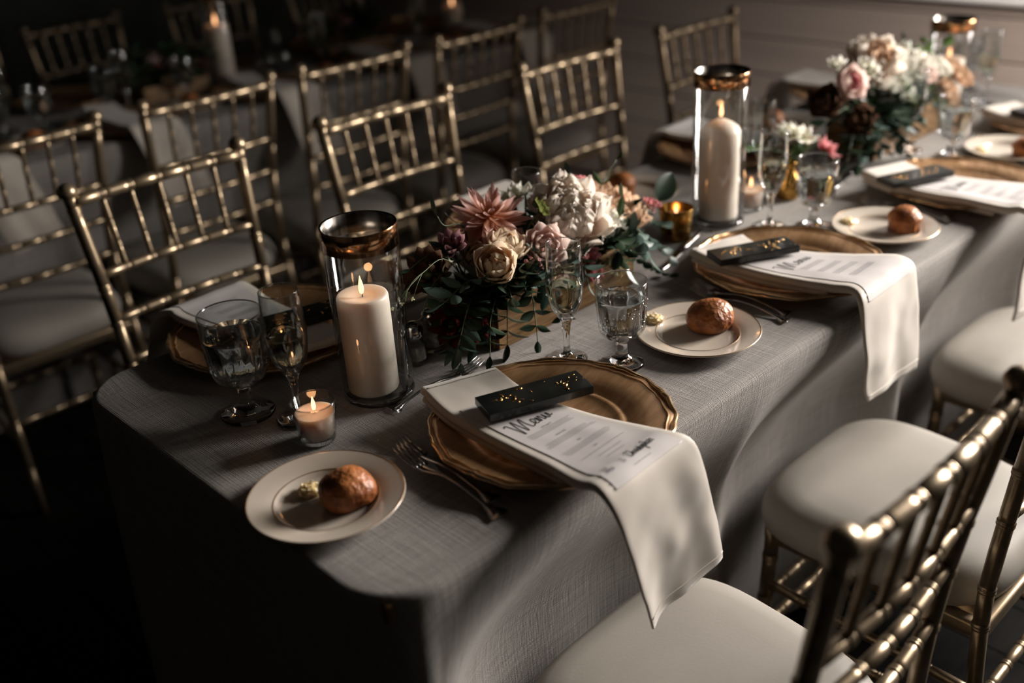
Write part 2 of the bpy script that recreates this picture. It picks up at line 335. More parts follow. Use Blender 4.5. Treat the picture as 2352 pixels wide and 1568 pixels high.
# ------------------------------------------------------------------ tables and cloths
T = .75; TL, TW = 2.44, .743
def table(y0, label, x0=0):
    t = thing('banquet_table', label, 'table', (x0, y0, 0))
    mk('table_top', *boxg(.02, TL-.02, .02, TW-.02, T-.034, T-.006, .006), WOOD, t, False)
    for x in (.18, TL-.18):
        for y in (.12, TW-.12):
            mk('leg', *tube([(x, y, T-.034), (x, y, .0)], .014, 10), STEEL, t)
        mk('crossbar', *tube([(x, .12, .2), (x, TW-.12, .2)], .01, 8), STEEL, t)
    return t
def cloth(y0, label, chairs_near, chairs_far, seed=1, x0=0):
    rnd = random.Random(seed)
    rad = .085; per = []; NP = 0
    def corner(cx, cy, a0, n=14):
        for i in range(n+1):
            a = a0+pi/2*i/n; per.append((cx+rad*cos(a), cy+rad*sin(a), cos(a), sin(a)))
    def side(p, q, nx, ny, n):
        for i in range(1, n): per.append((lerp(p[0], q[0], i/n), lerp(p[1], q[1], i/n), nx, ny))
    L_, W_ = TL, TW
    corner(rad, rad, pi); side((rad, 0), (L_-rad, 0), 0, -1, 150)
    corner(L_-rad, rad, 1.5*pi); side((L_, rad), (L_, W_-rad), 1, 0, 40)
    corner(L_-rad, W_-rad, 0); side((L_-rad, W_), (rad, W_), 0, 1, 150)
    corner(rad, W_-rad, pi/2); side((0, W_-rad), (0, rad), -1, 0, 40)
    n = len(per); V, UV, F = [], [], []
    ph = [rnd.random()*6.28 for _ in range(6)]
    rows = []
    for s in (.0, .25, .5, .75, .93): rows.append(('top', s))
    er = .012
    for a in (0, 22, 45, 68, 90): rows.append(('edge', R(a)))
    for k in range(1, 23): rows.append(('drop', k/22))
    arc = 0; arcs = []
    for i, p in enumerate(per):
        if i: arc += math.hypot(p[0]-per[i-1][0], p[1]-per[i-1][1])
        arcs.append(arc)
    for kind, s in rows:
        for i, (x, y, nx, ny) in enumerate(per):
            if kind == 'top':
                cx, cy = min(max(x, .37), L_-.37), W_/2
                px, py = lerp(cx, x-nx*er, s), lerp(cy, y-ny*er, s); pz = T
                uvp = (px, py)
            elif kind == 'edge':
                px, py, pz = x-nx*er*(1-sin(s)), y-ny*er*(1-sin(s)), T-er*(1-cos(s))
                uvp = (x+nx*s*er, y+ny*s*er)
            else:
                d = s*(T-er-.012); pz = T-er-d
                q = arcs[i]
                iscorner = abs(nx) > .01 and abs(ny) > .01
                amp = .045*(s**1.2)
                w = amp*(.55*sin(q*11+ph[0])+.3*sin(q*23+ph[1]+s*1.2)+.2*sin(q*37+ph[2]))
                nearc = min(math.hypot(x-c[0], y-c[1]) for c in ((0, 0), (L_, 0), (0, W_), (L_, W_)))
                g = math.exp(-(nearc/.14)**2)
                off = w+g*.05*s
                inw = 0
                if abs(nx) < .3:
                    for cx in (chairs_near if ny < 0 else chairs_far):
                        e = math.exp(-((x-cx)/.30)**4); inw = max(inw, e)
                    sm = min(1, max(0, d/.27)); sm = sm*sm*(3-2*sm)
                    off = off*(1-.7*inw)-(.100*inw+.02)*sm
                px, py = x+nx*off, y+ny*off
                uvp = (x+nx*(d+er), y+ny*(d+er))
            V.append((px, py, pz)); UV.append(uvp)
    m = len(rows)
    for j in range(m-1):
        for i in range(n):
            i2 = (i+1) % n
            F.append([j*n+i, (j+1)*n+i, (j+1)*n+i2, j*n+i2][::-1] if False else [j*n+i, j*n+i2, (j+1)*n+i2, (j+1)*n+i][::-1])
    # centre strip
    c = len(V)
    for i, (x, y, nx, ny) in enumerate(per):
        pass
    o = mk('tablecloth', V, F, CLOTH, None, True, UV, loc=(x0, y0, 0))
    tag(o, label, 'tablecloth'); return o
table(0, 'long banquet table hidden under the near grey linen cloth')
cloth(0, 'grey linen tablecloth with soft rounded corners draped over the near table', (.40, .96, 1.56, 2.12), (.40, .93, 1.53, 2.08))
table(2.02, 'banquet table hidden under the cloth in the dark background')
cloth(2.02, 'grey tablecloth of the background table behind the gold chairs', (.32, .76, 1.22, 1.68, 2.14), (.62, 1.10, 1.62, 2.16), 5)

# ------------------------------------------------------------------ chiavari chairs
def bamboo(pts, r, rings, n=10, end=True):
    """turned stick with raised double rings at the fractions given"""
    ss = [(0, r), (1, r)]
    L = sum((Vector(b)-Vector(a)).length for a, b in zip(pts, pts[1:]))
    for t in rings:
        e = .0035/L
        for k, q in ((-3.0, 1.0), (-1.9, .98), (-1.5, .84), (-1.1, 1.10), (-.3, 1.10), (0, .86), (.3, 1.10), (1.1, 1.10), (1.5, .84), (1.9, .98), (3.0, 1.0)):
            if 0 < t+k*e < 1: ss.append((t+k*e, r*q))
    for k in range(1, 14): ss.append((k/14, r))
    ss.sort(); out = []
    for s in ss:
        if not out or s[0]-out[-1][0] > 1e-5: out.append(s)
    # drop plain samples that sit inside a ring
    ok = []
    for t, q in out:
        if abs(q-r) < 1e-9 and any(abs(t-g) < 3.1*.0035/L for g in rings): continue
        ok.append((t, q))
    return tube([polyat(pts, t) for t, q in ok], [q for t, q in ok], n)
def curve_between(a, b, bow, n=9):
    a, b = Vector(a), Vector(b)
    return [a.lerp(b, i/(n-1))+Vector((0, -bow*4*(i/(n-1))*(1-i/(n-1)), 0)) for i in range(n)]
def cushion_mesh():
    n = 56; V, F = [], []
    prof = [(.0, .066), (.30, .0655), (.55, .064), (.75, .061), (.88, .055), (.955, .045), (.995, .030), (1.0, .018), (.985, .006), (.95, 0), (0, 0)]
    for (s, z) in prof:
        if s == 0: V.append((0, -.005, z)); continue
        for k in range(n):
            t = 2*pi*k/n; c, q = cos(t), sin(t)
            e = 2/3.6
            x = math.copysign(abs(c)**e, c); y = math.copysign(abs(q)**e, q)
            hw = lerp(.175, .205, (y+1)/2); V.append((x*hw*s, y*.195*s-.005, z))
    idx = [0]; i = 1; rings = []
    for (s, z) in prof:
        if s == 0: rings.append(None)
        else: rings.append(i); i += n
    V2 = []; pos = []; c = 0
    for (s, z) in prof:
        pos.append(c); c += 1 if s == 0 else n
    for a in range(len(prof)-1):
        pa, pb_ = pos[a], pos[a+1]
        for k in range(n):
            k2 = (k+1) % n
            if prof[a][0] == 0: F.append([pa, pb_+k, pb_+k2])
            elif prof[a+1][0] == 0: F.append([pa+k, pb_, pa+k2])
            else: F.append([pa+k, pb_+k, pb_+k2, pa+k2])
    return V, F
def make_chair(label):
    t = thing('chiavari_chair', label, 'chair')
    for s in (-1, 1):
        P = [(s*.178, -.245, 0), (s*.172, -.215, .22), (s*.168, -.20, .42), (s*.160, -.205, .56), (s*.164, -.218, .70), (s*.171, -.236, .82), (s*.177, -.250, .915)]
        P = catmull([(x, y, z-.006*z) for x, y, z in P], 3)
        lg = mk('leg', *bamboo(P, .0117, [.13, .27, .43, .50, .625, .72, .80, .965], 12), GOLDCH, t)
        mk('finial', *lathe([(0, .016), (.006, .0155), (.012, .012), (.0160, .006), (.0175, 0), (.0165, -.006), (.0135, -.010), (0, -.010)], 14, ctr=(s*.177, -.2505, .913)), GOLDCH, lg)
        mk('leg', *bamboo([(s*.168, .160, 0), (s*.160, .146, .385)], .0125, [.1, .3, .5, .62, .85], 12), GOLDCH, t)
        # side stretchers
        for z in (.20, .27): mk('stretcher', *bamboo([(s*.174, -.212, z), (s*.163, .150, z)], .0085, [.2, .4, .6, .8]), GOLDCH, t)
    for z in (.17, .24): mk('stretcher', *bamboo([(-.164, .152, z), (.164, .152, z)], .0085, [.17, .34, .5, .66, .83]), GOLDCH, t)
    mk('stretcher', *bamboo([(-.173, -.214, .24), (.173, -.214, .24)], .0085, [.17, .34, .5, .66, .83]), GOLDCH, t)
    J = [1/6, 2/6, 3/6, 4/6, 5/6]
    def rail(z, hw, y, r, bow=.012): return mk('back_rail', *bamboo(curve_between((-hw, y, z), (hw, y, z), bow), r, J, 12), GOLDCH, t)
    rail(.893, .174, -.246, .0108); rail(.752, .166, -.226, .0086); rail(.664, .162, -.213, .0084); rail(.578, .160, -.206, .0084)
    for k in range(5):
        u = (k+1)/6; bw_ = 4*.012*u*(1-u)
        mk('spindle', *bamboo([(lerp(-.166, .166, u), -.226-bw_, .757), (lerp(-.174, .174, u), -.246-bw_, .884)], .0056, [.30, .62], 8), GOLDCH, t)
    mk('seat_frame', *merge([boxg(-.168, .168, .135, .160, .362, .390, .006), boxg(-.165, .165, -.21, -.19, .362, .39, .006),
        boxg(-.172, -.150, -.2, .15, .362, .39, .006), boxg(.150, .172, -.2, .15, .362, .39, .006), boxg(-.16, .16, -.2, .15, .374, .387)]), GOLDCH, t)
    V, F = cushion_mesh(); V = [(x*1.035, y*1.03, z*1.18+.388) for x, y, z in V]
    mk('seat_cushion', V, F, CUSH, t)
    return t
ch = make_chair('gold bamboo-style chair at lower right, its back nearest the camera, empty ivory seat')
ch.location = (.392, -.118, 0)
def chair(x, y, rz, label, group=None): return dup(ch, (x, y, 0), rz, label, group)
chair(.965, -.105, 0, 'gold chair at the right edge, pale seat under the second hanging napkin')
chair(1.575, -.105, 0, 'gold chair with ivory cushion third along the bright window side of the table')
chair(2.14, -.105, 0, 'gold chair fourth along the window side, mostly outside the right edge')
LB = 'gold bamboo-style chair across the table, '
chair(.395, .905, pi+.03, LB+'nearest at left behind the dark charger and water goblet')
chair(.935, .900, pi, LB+'second from left, behind the tall candle and the dahlia')
chair(1.535, .900, pi, LB+'third, behind the pink flowers and small glasses')
chair(2.080, .898, pi, LB+'farthest, against the plank wall behind the tall white candle')
BG_ = 'back-to-back chairs of the background table'
chair(.315, 1.91, 0, 'gold chair of the background table at far left edge, large white seat below', BG_)
chair(.775, 1.905, .02, 'gold chair of the background table behind the nearest left chair', BG_)
chair(1.225, 1.905, 0, 'gold chair of the background table, its seat behind the second chair across', BG_)
chair(1.665, 1.895, .06, 'gold chair of the background table turned slightly, left of the third chair across', BG_)
chair(2.15, 1.93, .02, 'dim gold chair of the background table nearest the plank wall', BG_)
FG_ = 'dim chairs on the far side of the background table'
chair(.62, 2.89, pi, 'shadowy gold chair at the very left edge beyond the background table', FG_)
chair(1.10, 2.88, pi+.12, 'shadowy gold chair whole in view at upper left beyond the dark glasses', FG_)
chair(1.62, 2.89, pi, 'shadowy gold chair behind the lit background pillar candle', FG_)
chair(2.16, 2.89, pi, 'shadowy gold chair in the darkest part beyond the background table', FG_)

# ------------------------------------------------------------------ charger, napkin, menu, favour
def scal(t):
    # twelve brackets, every other with a small double cusp
    a = (t*10/(2*pi)) % 1
    b = abs(a-.5)*2
    return 1.0-.030*(b**7)-.008*sin(pi*b)+.006*cos(2*pi*b)
def make_charger(label, loc, rz=0):
    t = thing('charger_plate', label, 'charger plate', loc, rz)
    n = 216
    def rip(th, r_, z): 
        k = min(1, max(0, (r_-.110)/.05)); return 1+(scal(th)-1)*k
    prof = [(0, .006), (.05, .006), (.082, .0062), (.087, .0085), (.0905, .0100), (.094, .0085), (.099, .0065), (.104, .0090), (.112, .0135), (.128, .0165), (.145, .0185), (.155, .0195),
            (.156, .0155), (.14, .0130), (.118, .0105), (.102, .004), (.095, 0), (0, 0)]
    mk('plate_body', *lathe(prof, n, rip), GOLDPL, t)
    # raised rim bead, following the scallops, with a little rise and fall
    V, F = [], []; k = 10
    for i in range(n):
        th = 2*pi*i/n; s = scal(th); r_ = .1585*s; zz = .0195+.0010*cos(th*10)
        rb = .0034+.0006*cos(th*10)
        for j in range(k):
            a = 2*pi*j/k; q = r_+rb*cos(a); V.append((q*cos(th), q*sin(th), zz+rb*.9*sin(a)))
    for i in range(n):
        for j in range(k):
            i2, j2 = (i+1) % n, (j+1) % k; F.append([i*k+j, i2*k+j, i2*k+j2, i*k+j2])
    mk('scalloped_rim', V, F, GOLDRIM, t)
    V, F = [], []
    for i in range(n):
        th = 2*pi*i/n; s = scal(th); r_ = .1485*s; rb = .0015
        for j in range(6):
            a = 2*pi*j/6; q = r_+rb*cos(a); V.append((q*cos(th), q*sin(th), .0188+rb*sin(a)))
    for i in range(n):
        for j in range(6):
            i2, j2 = (i+1) % n, (j+1) % 6; F.append([i*6+j, i2*6+j, i2*6+j2, i*6+j2])
    mk('inner_bead', V, F, GOLDPL, t)
    return t
# napkin surface: rows of left and right edge points, relative to the charger centre, z from the table top
def nap_surface(rows):
    Lp = catmull([r_[0] for r_ in rows], 12); Rp = catmull([r_[1] for r_ in rows], 12); n = len(Lp)-1
    cum = [0]
    for i in range(n): cum.append(cum[-1]+((Lp[i+1]+Rp[i+1])-(Lp[i]+Rp[i])).length/2)
    def fn(u, v):
        s = max(0, min(1, v))*cum[-1]; i = 0
        while i < n-1 and cum[i+1] < s: i += 1
        t = (s-cum[i])/max(1e-9, cum[i+1]-cum[i])
        a = Lp[i].lerp(Lp[i+1], t); b = Rp[i].lerp(Rp[i+1], t)
        return a.lerp(b, u)
    return fn
NAP1 = [((-.084, .152, .047), (.017, .123, .043)), ((-.094, .09, .038), (.010, .07, .036)), ((-.096, .02, .034), (.010, .01, .034)),
        ((-.094, -.07, .034), (.026, -.07, .034)), ((-.100, -.135, .037), (.038, -.13, .038)), ((-.097, -.160, .041), (.040, -.152, .042)),
        ((-.096, -.181, .028), (.058, -.176, .030)), ((-.083, -.190, -.02), (.072, -.186, -.015)),
        ((-.052, -.190, -.125), (.098, -.188, -.10)), ((-.038, -.188, -.165), (.108, -.188, -.145)), ((-.024, -.186, -.205), (.117, -.186, -.178))]
def make_napkin(label, rows, loc, wav=1.0, seed=0, fold=.011, tw=None):
    t = thing('linen_napkin', label, 'napkin', loc); S_ = nap_surface(rows)
    def nrm(u, v):
        e = .01; a = S_(u+e, v)-S_(u-e, v); b = S_(u, min(1, v+e))-S_(u, max(0, v-e)); q = b.cross(a)
        return q.normalized() if q.length > 0 else Vector((0, 0, 1))
    def disp(u, v):
        p = S_(u, v); q = noise.noise(Vector((u*2.3+seed, v*7, seed)))*.006+noise.noise(Vector((u*5+seed*3, v*16, 2+seed)))*.002
        k = min(1, max(0, (v-.58)/.25)); dr = k*(.0035*sin(u*6+seed+v*2)+.0015*sin(u*13+seed*2))
        return p+nrm(u, v)*(q*wav*(.25+.3*min(1, max(0, v-.5)*3))+dr)
    th = fold
    # closed thick folded cloth: top sheet, rolled edges, under sheet
    nu, nv = 26, 70; cross = []
    for i in range(nu): cross.append((i/(nu-1), 0))
    m = 7
    V, F, ring = [], [], 0
    for j in range(nv):
        v = j/(nv-1); row = []
        for i in range(nu): row.append(disp(i/(nu-1), v))
        w = (S_(1, v)-S_(0, v)).normalized(); N_ = nrm(.5, v)
        tk = th*(1-.65*min(1, max(0, (v-.5)/.2)))
        e = tk*.5
        for i in range(1, m): a = pi/2-pi*i/m; row.append(disp(1, v)+w*e*cos(a)*.9+N_*(e*sin(a)-e))
        for i in range(nu-1, -1, -1): row.append(disp(i/(nu-1), v)-N_*tk)
        for i in range(1, m): a = -pi/2-pi*i/m; row.append(disp(0, v)-w*e*abs(cos(a))*.9+N_*(e*sin(a)-e))
        ring = len(row); V += row
    for j in range(nv-1):
        for i in range(ring): i2 = (i+1) % ring; F.append([j*ring+i, (j+1)*ring+i, (j+1)*ring+i2, j*ring+i2])
    F.append(list(range(ring))); F.append([(nv-1)*ring+i for i in range(ring)][::-1])
    mk('folded_cloth', V, F, NAPK, t)
    # stitched hems: along the far end and the free end
    for v in (.012, .965):
        mk('hem_stitching', *tube([disp(i/24, v)+nrm(i/24, v)*.0006 for i in range(25)], .0008, 5), NAPK, t)
    mk('under_layer', *merge([tube([disp(0, j/40*.46)-nrm(0, j/40*.46)*(th+.003)+Vector((-.002, 0, 0)) for j in range(1, 41)], [.0045]*40, 8)]), NAPK, t)
    return t, (lambda u, v: disp(u, v)), nrm
def band(fn, nr, pts2, w, off, m, name, parent, closed=False):
    """ink stroke: ribbon of width w along (u,v) points on the surface"""
    V, F = [], []
    for i, (u, v) in enumerate(pts2):
        a = pts2[max(i-1, 0)]; b = pts2[min(i+1, len(pts2)-1)]
        P = fn(u, v)+nr(u, v)*off; D = fn(*b)-fn(*a); s = nr(u, v).cross(D)
        s = s.normalized()*w*.5 if s.length > 0 else Vector((w*.5, 0, 0))
        V += [P-s, P+s]
        if i: k = 2*i; F.append([k-2, k-1, k+1, k])
    return V, F
# handwriting: strokes for the script words, x to the right along the word, y up, units of x-height
GLY = {
 'M': ([(-.2, 1.5), (.0, 1.75), (.25, 1.5), (.45, .2), (.52, -.4), (.75, .9), (1.05, 1.9), (1.15, 1.2), (1.2, .1), (1.3, -.1), (1.7, 1.2), (2.05, 1.7), (2.0, .8), (2.15, .0), (2.5, .1)], 2.5),
 'e': ([(0, .1), (.5, .4), (.6, .85), (.35, .95), (.2, .5), (.4, .05), (.8, .15)], .8),
 'n': ([(0, .15), (.15, .9), (.2, .0), (.45, .75), (.65, .85), (.7, .05), (1.0, .2)], 1.0),
 'u': ([(0, .2), (.1, .85), (.15, .15), (.4, .0), (.65, .8), (.7, .1), (.95, .25)], .95),
 'C': ([(.9, 1.6), (.6, 1.95), (.15, 1.3), (.1, .3), (.45, -.05), (.95, .3)], .95),
 'h': ([(0, .2), (.35, 1.7), (.25, 1.8), (.1, 0), (.35, .75), (.5, .6), (.5, .05), (.75, .2)], .75),
 'r': ([(0, .15), (.15, .9), (.3, .75), (.45, .8), (.4, .1), (.6, .15)], .6),
 'i': ([(0, .15), (.15, .8), (.15, .1), (.4, .15)], .4),
 's': ([(0, .15), (.25, .9), (.35, .3), (.1, .0), (.5, .15)], .5),
 't': ([(0, .2), (.25, 1.5), (.2, .1), (.3, 0), (.5, .15)], .5),
 'o': ([(0, .2), (.35, .8), (.1, .5), (.2, .05), (.5, .3), (.35, .8), (.65, .6)], .65),
 'p': ([(0, .15), (.15, .8), (.0, -.9), (.1, .5), (.4, .85), (.5, .4), (.2, .05), (.65, .2)], .65),
 'a': ([(.1, .5), (.45, .85), (.1, .5), (.2, .02), (.5, .7), (.5, .1), (.75, .2)], .75),
 'l': ([(0, .2), (.35, 1.6), (.2, 1.7), (.12, .1), (.4, .15)], .4),
 'A': ([(-.1, .0), (.3, .7), (.7, 1.9), (.8, .1), (.5, .6), (.1, .7), (1.0, .5)], 1.0),
 '&': ([(.7, .0), (.15, 1.2), (.4, 1.5), (.5, 1.1), (.0, .4), (.3, -.05), (.8, .6)], 1.0),
 ' ': (None, .6)}
def script_strokes(word, x0, y0, sc):
    out, x = [], 0
    for c in word:
        g, w = GLY[c]
        if g: out.append([(x0+(x+p[0])*sc, y0+p[1]*sc) for p in g])
        x += w
    res, cur = [], []
    for w_ in out: cur.append(w_)
    # join letters inside the word
    allp = [p for w_ in out for p in w_]
    return allp, x*sc
def make_menu(label, loc, fn, nr, v0, v1, u0=.03, u1=.97, detail=True, seed=0):
    t = thing('menu_card', label, 'menu card', loc)
    OFF = .0009
    def cf(a, b): # a across 0..1 from left edge, b down the page 0..1
        return lerp(u0, u1, a), lerp(v0, v1, b)
    V, F, UV = grid(lambda a, b: fn(*cf(a, b))+nr(*cf(a, b))*OFF, 16, 30)
    k = len(V); V = V+[v-nr(.5, lerp(v0, v1, .5))*.0008 for v in V]
    F2 = [[i+k for i in q[::-1]] for q in F]; nu, nv = 16, 30
    rim = [i for i in range(nu)]+[j*nu+nu-1 for j in range(1, nv)]+[(nv-1)*nu+i for i in range(nu-2, -1, -1)]+[j*nu for j in range(nv-2, 0, -1)]
    F3 = [[rim[i], rim[(i+1) % len(rim)], rim[(i+1) % len(rim)]+k, rim[i]+k] for i in range(len(rim))]
    nn = len(V); V += [V[i] for i in rim]+[V[i+k] for i in rim]; m_ = len(rim)
    F3 = [[nn+i, nn+(i+1) % m_, nn+m_+(i+1) % m_, nn+m_+i] for i in range(m_)]
    mk('card_sheet', V, F+F2+F3, PAPER, t, True)
    asp = 2.58   # page height / width
    def stroke(pts, w, off=OFF+.0004):
        sm = catmull([(p[0], p[1], 0) for p in pts], 6)
        return band(fn, nr, [cf(p[0], p[1]/asp) for p in sm], w, off, INK, '', None)
    rnd = random.Random(seed)
    # text blocks: x across page in page widths, y down in page widths. the page is read from the near edge upward
    pts, w = script_strokes('Menu', .13, 0, .130)
    pts = [(x, .92-y*1.12-(x-.13)*.06) for x, y in pts]
    mk('title_lettering', *stroke(pts, .0013), INK, t)
    if not detail:
        G = []
        for yy in (1.05, 1.35, 1.62, 1.9):
            for q in range(3): G.append(stroke([(.25, yy+q*.045), (.5, yy+q*.045), (.75, yy+q*.045)], .0014))
        mk('printed_lines', *merge(G), GREYINK, t)['kind'] = 'stuff'
        return t
    def caps(word, xc, y, h):
        st = {'S': [[(.9, .1), (.5, 0), (.1, .2), (.5, .5), (.9, .8), (.5, 1), (.1, .9)]], 'T': [[(0, 0), (1, 0)], [(.5, 0), (.5, 1)]],
              'A': [[(0, 1), (.5, 0), (1, 1)], [(.2, .65), (.8, .65)]], 'R': [[(0, 1), (0, 0), (.7, .05), (.8, .3), (.1, .5), (.9, 1)]],
              'M': [[(0, 1), (.1, 0), (.5, .7), (.9, 0), (1, 1)]], 'I': [[(.5, 0), (.5, 1)]], 'N': [[(0, 1), (0, 0), (1, 1), (1, 0)]],
              'O': [[(.5, 0), (0, .5), (.5, 1), (1, .5), (.5, 0)]]}
        G = []; adv = h*1.25; x = xc-adv*len(word)/2
        for c in word:
            for s in st[c]:
                q = [(x+p[0]*h*.75, y+p[1]*h) for p in s]
                G.append(band(fn, nr, [cf(p[0], p[1]/asp) for p in q], .0007, OFF+.0004, INK, '', None))
            x += adv
        return G
    G = caps('START', .54, .985, .030)+caps('MAINS', .50, 1.24, .030)+caps('OR', .50, 1.53, .026)+caps('OR', .50, 1.79, .026)
    mk('heading_lettering', *merge(G), GREYINK, t)['kind'] = 'stuff'
    # lines too small to read in the photograph: word-length marks
    G = []
    def para(y, n, wd):
        for i in range(n):
            w_ = wd*(.85+.3*rnd.random()); x = .5-w_/2
            while x < .5+w_/2:
                l = .02+.035*rnd.random(); yy = y+i*.030
                q = [(x+l*k/5, yy+(.006 if k % 2 else -.006)) for k in range(6)]
                G.append(band(fn, nr, [cf(p[0], p[1]/asp) for p in q], .0007, OFF+.0004, INK, '', None)); x += l+.012
    para(1.04, 4, .62); para(1.33, 4, .72); para(1.62, 4, .72); para(1.90, 1, .74); para(2.01, 1, .34); para(2.10, 1, .30); para(2.47, 1, .28)
    mk('printed_lines', *merge(G), GREYINK, t)['kind'] = 'stuff'
    p1, w1 = script_strokes('Alu', .08, 0, .050); p2, w2 = script_strokes('&', .34, 0, .05); p3, w3 = script_strokes('Christopher', .46, 0, .056)
    for p in (p1, p2, p3):
        pts = [(x, 2.36-y*1.2) for x, y in p]
        mk('signature_lettering', *stroke(pts, .0008 if p is not p3 else .0012), GREYINK if p is not p3 else INK, t)
    return t
def make_box(label, loc, rz, tilt=(0, 0), seed=1, bright=0):
    t = thing('favor_box', label, 'favor box', loc, rot=(tilt[0], tilt[1], rz))
    L_, W_, H_ = .146, .050, .0115
    mk('wrapped_bar', *boxg(-L_/2, L_/2, -W_/2, W_/2, 0, H_, .0012), BLACKBOX, t, False)
    rnd = random.Random(seed); V, F = [], []; G = []
    for c in range(34+bright):
        cx, cy = (rnd.gauss(-.035, .012), rnd.gauss(0, .010)) if c % 2 else (rnd.gauss(.035, .016), rnd.gauss(0, .010))
        a = rnd.random()*6.28; l = .003+.010*rnd.random(); w = .00025+.0006*rnd.random()*(3 if c % 7 == 0 else 1); pts = []
        for k in range(5):
            cx += cos(a)*l/5; cy += sin(a)*l/5; a += rnd.gauss(0, .5)
            if abs(cx) < L_/2-.003 and abs(cy) < W_/2-.003: pts.append((cx, cy, H_+.00005))
        if len(pts) > 2: G.append(tube(pts, w, 4))
    mk('gold_marbling', *merge(G), FLECK, t)['kind'] = 'stuff'
    return t
# bread plate, roll, butter
def make_bread_plate(label, loc):
    t = thing('bread_plate', label, 'plate', loc)
    prof = [(0, .0035), (.052, .0035), (.057, .0050), (.060, .0085), (.0625, .0100), (.075, .0125), (.0905, .0165), (.0930, .0168), (.0938, .0155), (.091, .0135), (.075, .0095), (.062, .0055), (.055, 0), (0, 0)]
    mk('plate_body', *lathe(prof, 96), CHINA, t)
    for r_, z in ((.0625, .0103), (.0925, .0170)):
        mk('gilt_ring', *lathe([(r_-.0007, z-.0003), (r_, z+.00035), (r_+.0007, z-.0003)], 96), GOLDLINE, t)
    return t
def make_roll(label, loc, rz=0, kind=0, seed=3, sc=1.0):
    t = thing('bread_roll', label, 'bread roll', loc, rz)
    bm = bmesh.new(); bmesh.ops.create_icosphere(bm, subdivisions=5, radius=1)
    for v in bm.verts:
        p = v.co.copy()
        d = noise.noise(p*1.1+Vector((seed, 0, 0)))*.10+noise.noise(p*4+Vector((seed, 3, 0)))*.018+noise.noise(p*9+Vector((seed, 3, 0)))*.008
        if kind == 0: s = Vector((.0345, .030, .0275)); q = p*(1+d)
        else:
            q = p*(1+d*.6); h = math.hypot(q.x, q.y)
            # muffin-like: straight sides with an overhanging cap
            s = Vector((.031, .031, .027))
            if q.z < .25: k = min(1, (.25-q.z)/.3); g = lerp(1, .86+.02*sin(math.atan2(q.y, q.x)*16), k)/max(h, .35) if h > .2 else 1; q.x *= lerp(1, g, k); q.y *= lerp(1, g, k)
        z = q.z
        if z < -.55: z = -.55-(abs(z)-.55)*.15
        v.co = Vector((q.x*s.x*sc, q.y*s.y*sc, (z+.62)*s.z*sc))
    V = [tuple(v.co) for v in bm.verts]; bm.verts.index_update(); F = [[v.index for v in q.verts] for q in bm.faces]; bm.free()
    zmin = min(v[2] for v in V); V = [(a, b, c-zmin) for a, b, c in V]
    mk('crust', V, F, BREAD, t)
    return t
def petal(w, h, cup, curl, ruff=0, seed=0, nu=9, nv=9, tipw=.5, point=0):
    """a petal growing along +z from the origin, face towards +y (inside), width w"""
    def fn(u, v):
        a = (u-.5)*2
        wd = w*.5*(sin(pi*min(1, v*.93+.06))**.55 if not point else (sin(pi*min(1, v*.97+.03))**.8))*lerp(.75, 1, tipw)
        if point: wd *= (1-v**3*.55)
        x = a*wd*(1 if v < .999 or not point else .02)
        z = h*v - h*.06*(a*a)*(v > .6)*(1-point)
        y = -cup*h*sin(v*pi*.88) - curl*h*(v**4) + (a*a)*cup*wd*1.7
        if ruff: y += ruff*h*noise.noise(Vector((a*3+seed, v*3, seed*1.7)))*v; z += ruff*h*.6*noise.noise(Vector((a*5+seed*2, 1.3, seed)))*v**2
        return Vector((x, y, z))
    V, F, UV = grid(fn, nu, nv); return V, F, UV
def solid_petal(V, F, UV, th=.0006):
    return V, F, UV
def add_petal(parent, mesh, az, tilt, rad, zoff, m, name='petal', roll=0, sc=1):
    """place a petal: rooted rad from the axis, leaning outwards by tilt, at azimuth az"""
    V, F, UV = mesh
    Mx = Matrix.Rotation(az, 4, 'Z') @ Matrix.Translation((0, -rad, zoff)) @ Matrix.Rotation(tilt, 4, 'X') @ Matrix.Rotation(roll, 4, 'Y') @ Matrix.Scale(sc, 4)
    return mk(name, [Mx @ Vector(v) for v in V], F, m, parent, True, UV)
def aim(d): return Vector(d).to_track_quat('Z', 'Y').to_euler()
def stem_for(t, loc, d, base, rad=.0018):
    """stem from the bloom down into its vessel, in the bloom's local frame"""
    q = Vector(d).to_track_quat('Z', 'Y'); inv = q.inverted()
    P0 = Vector((0, 0, 0)); B = inv @ (Vector(base)-Vector(loc)); mid = (P0+B)/2 + inv @ Vector((0, 0, .0))
    mid = mid.lerp(Vector((0, 0, B.length*-.5)), .5)
    mk('stem', *tube(catmull([P0, mid, B], 6), rad, 6), STEMM, t)
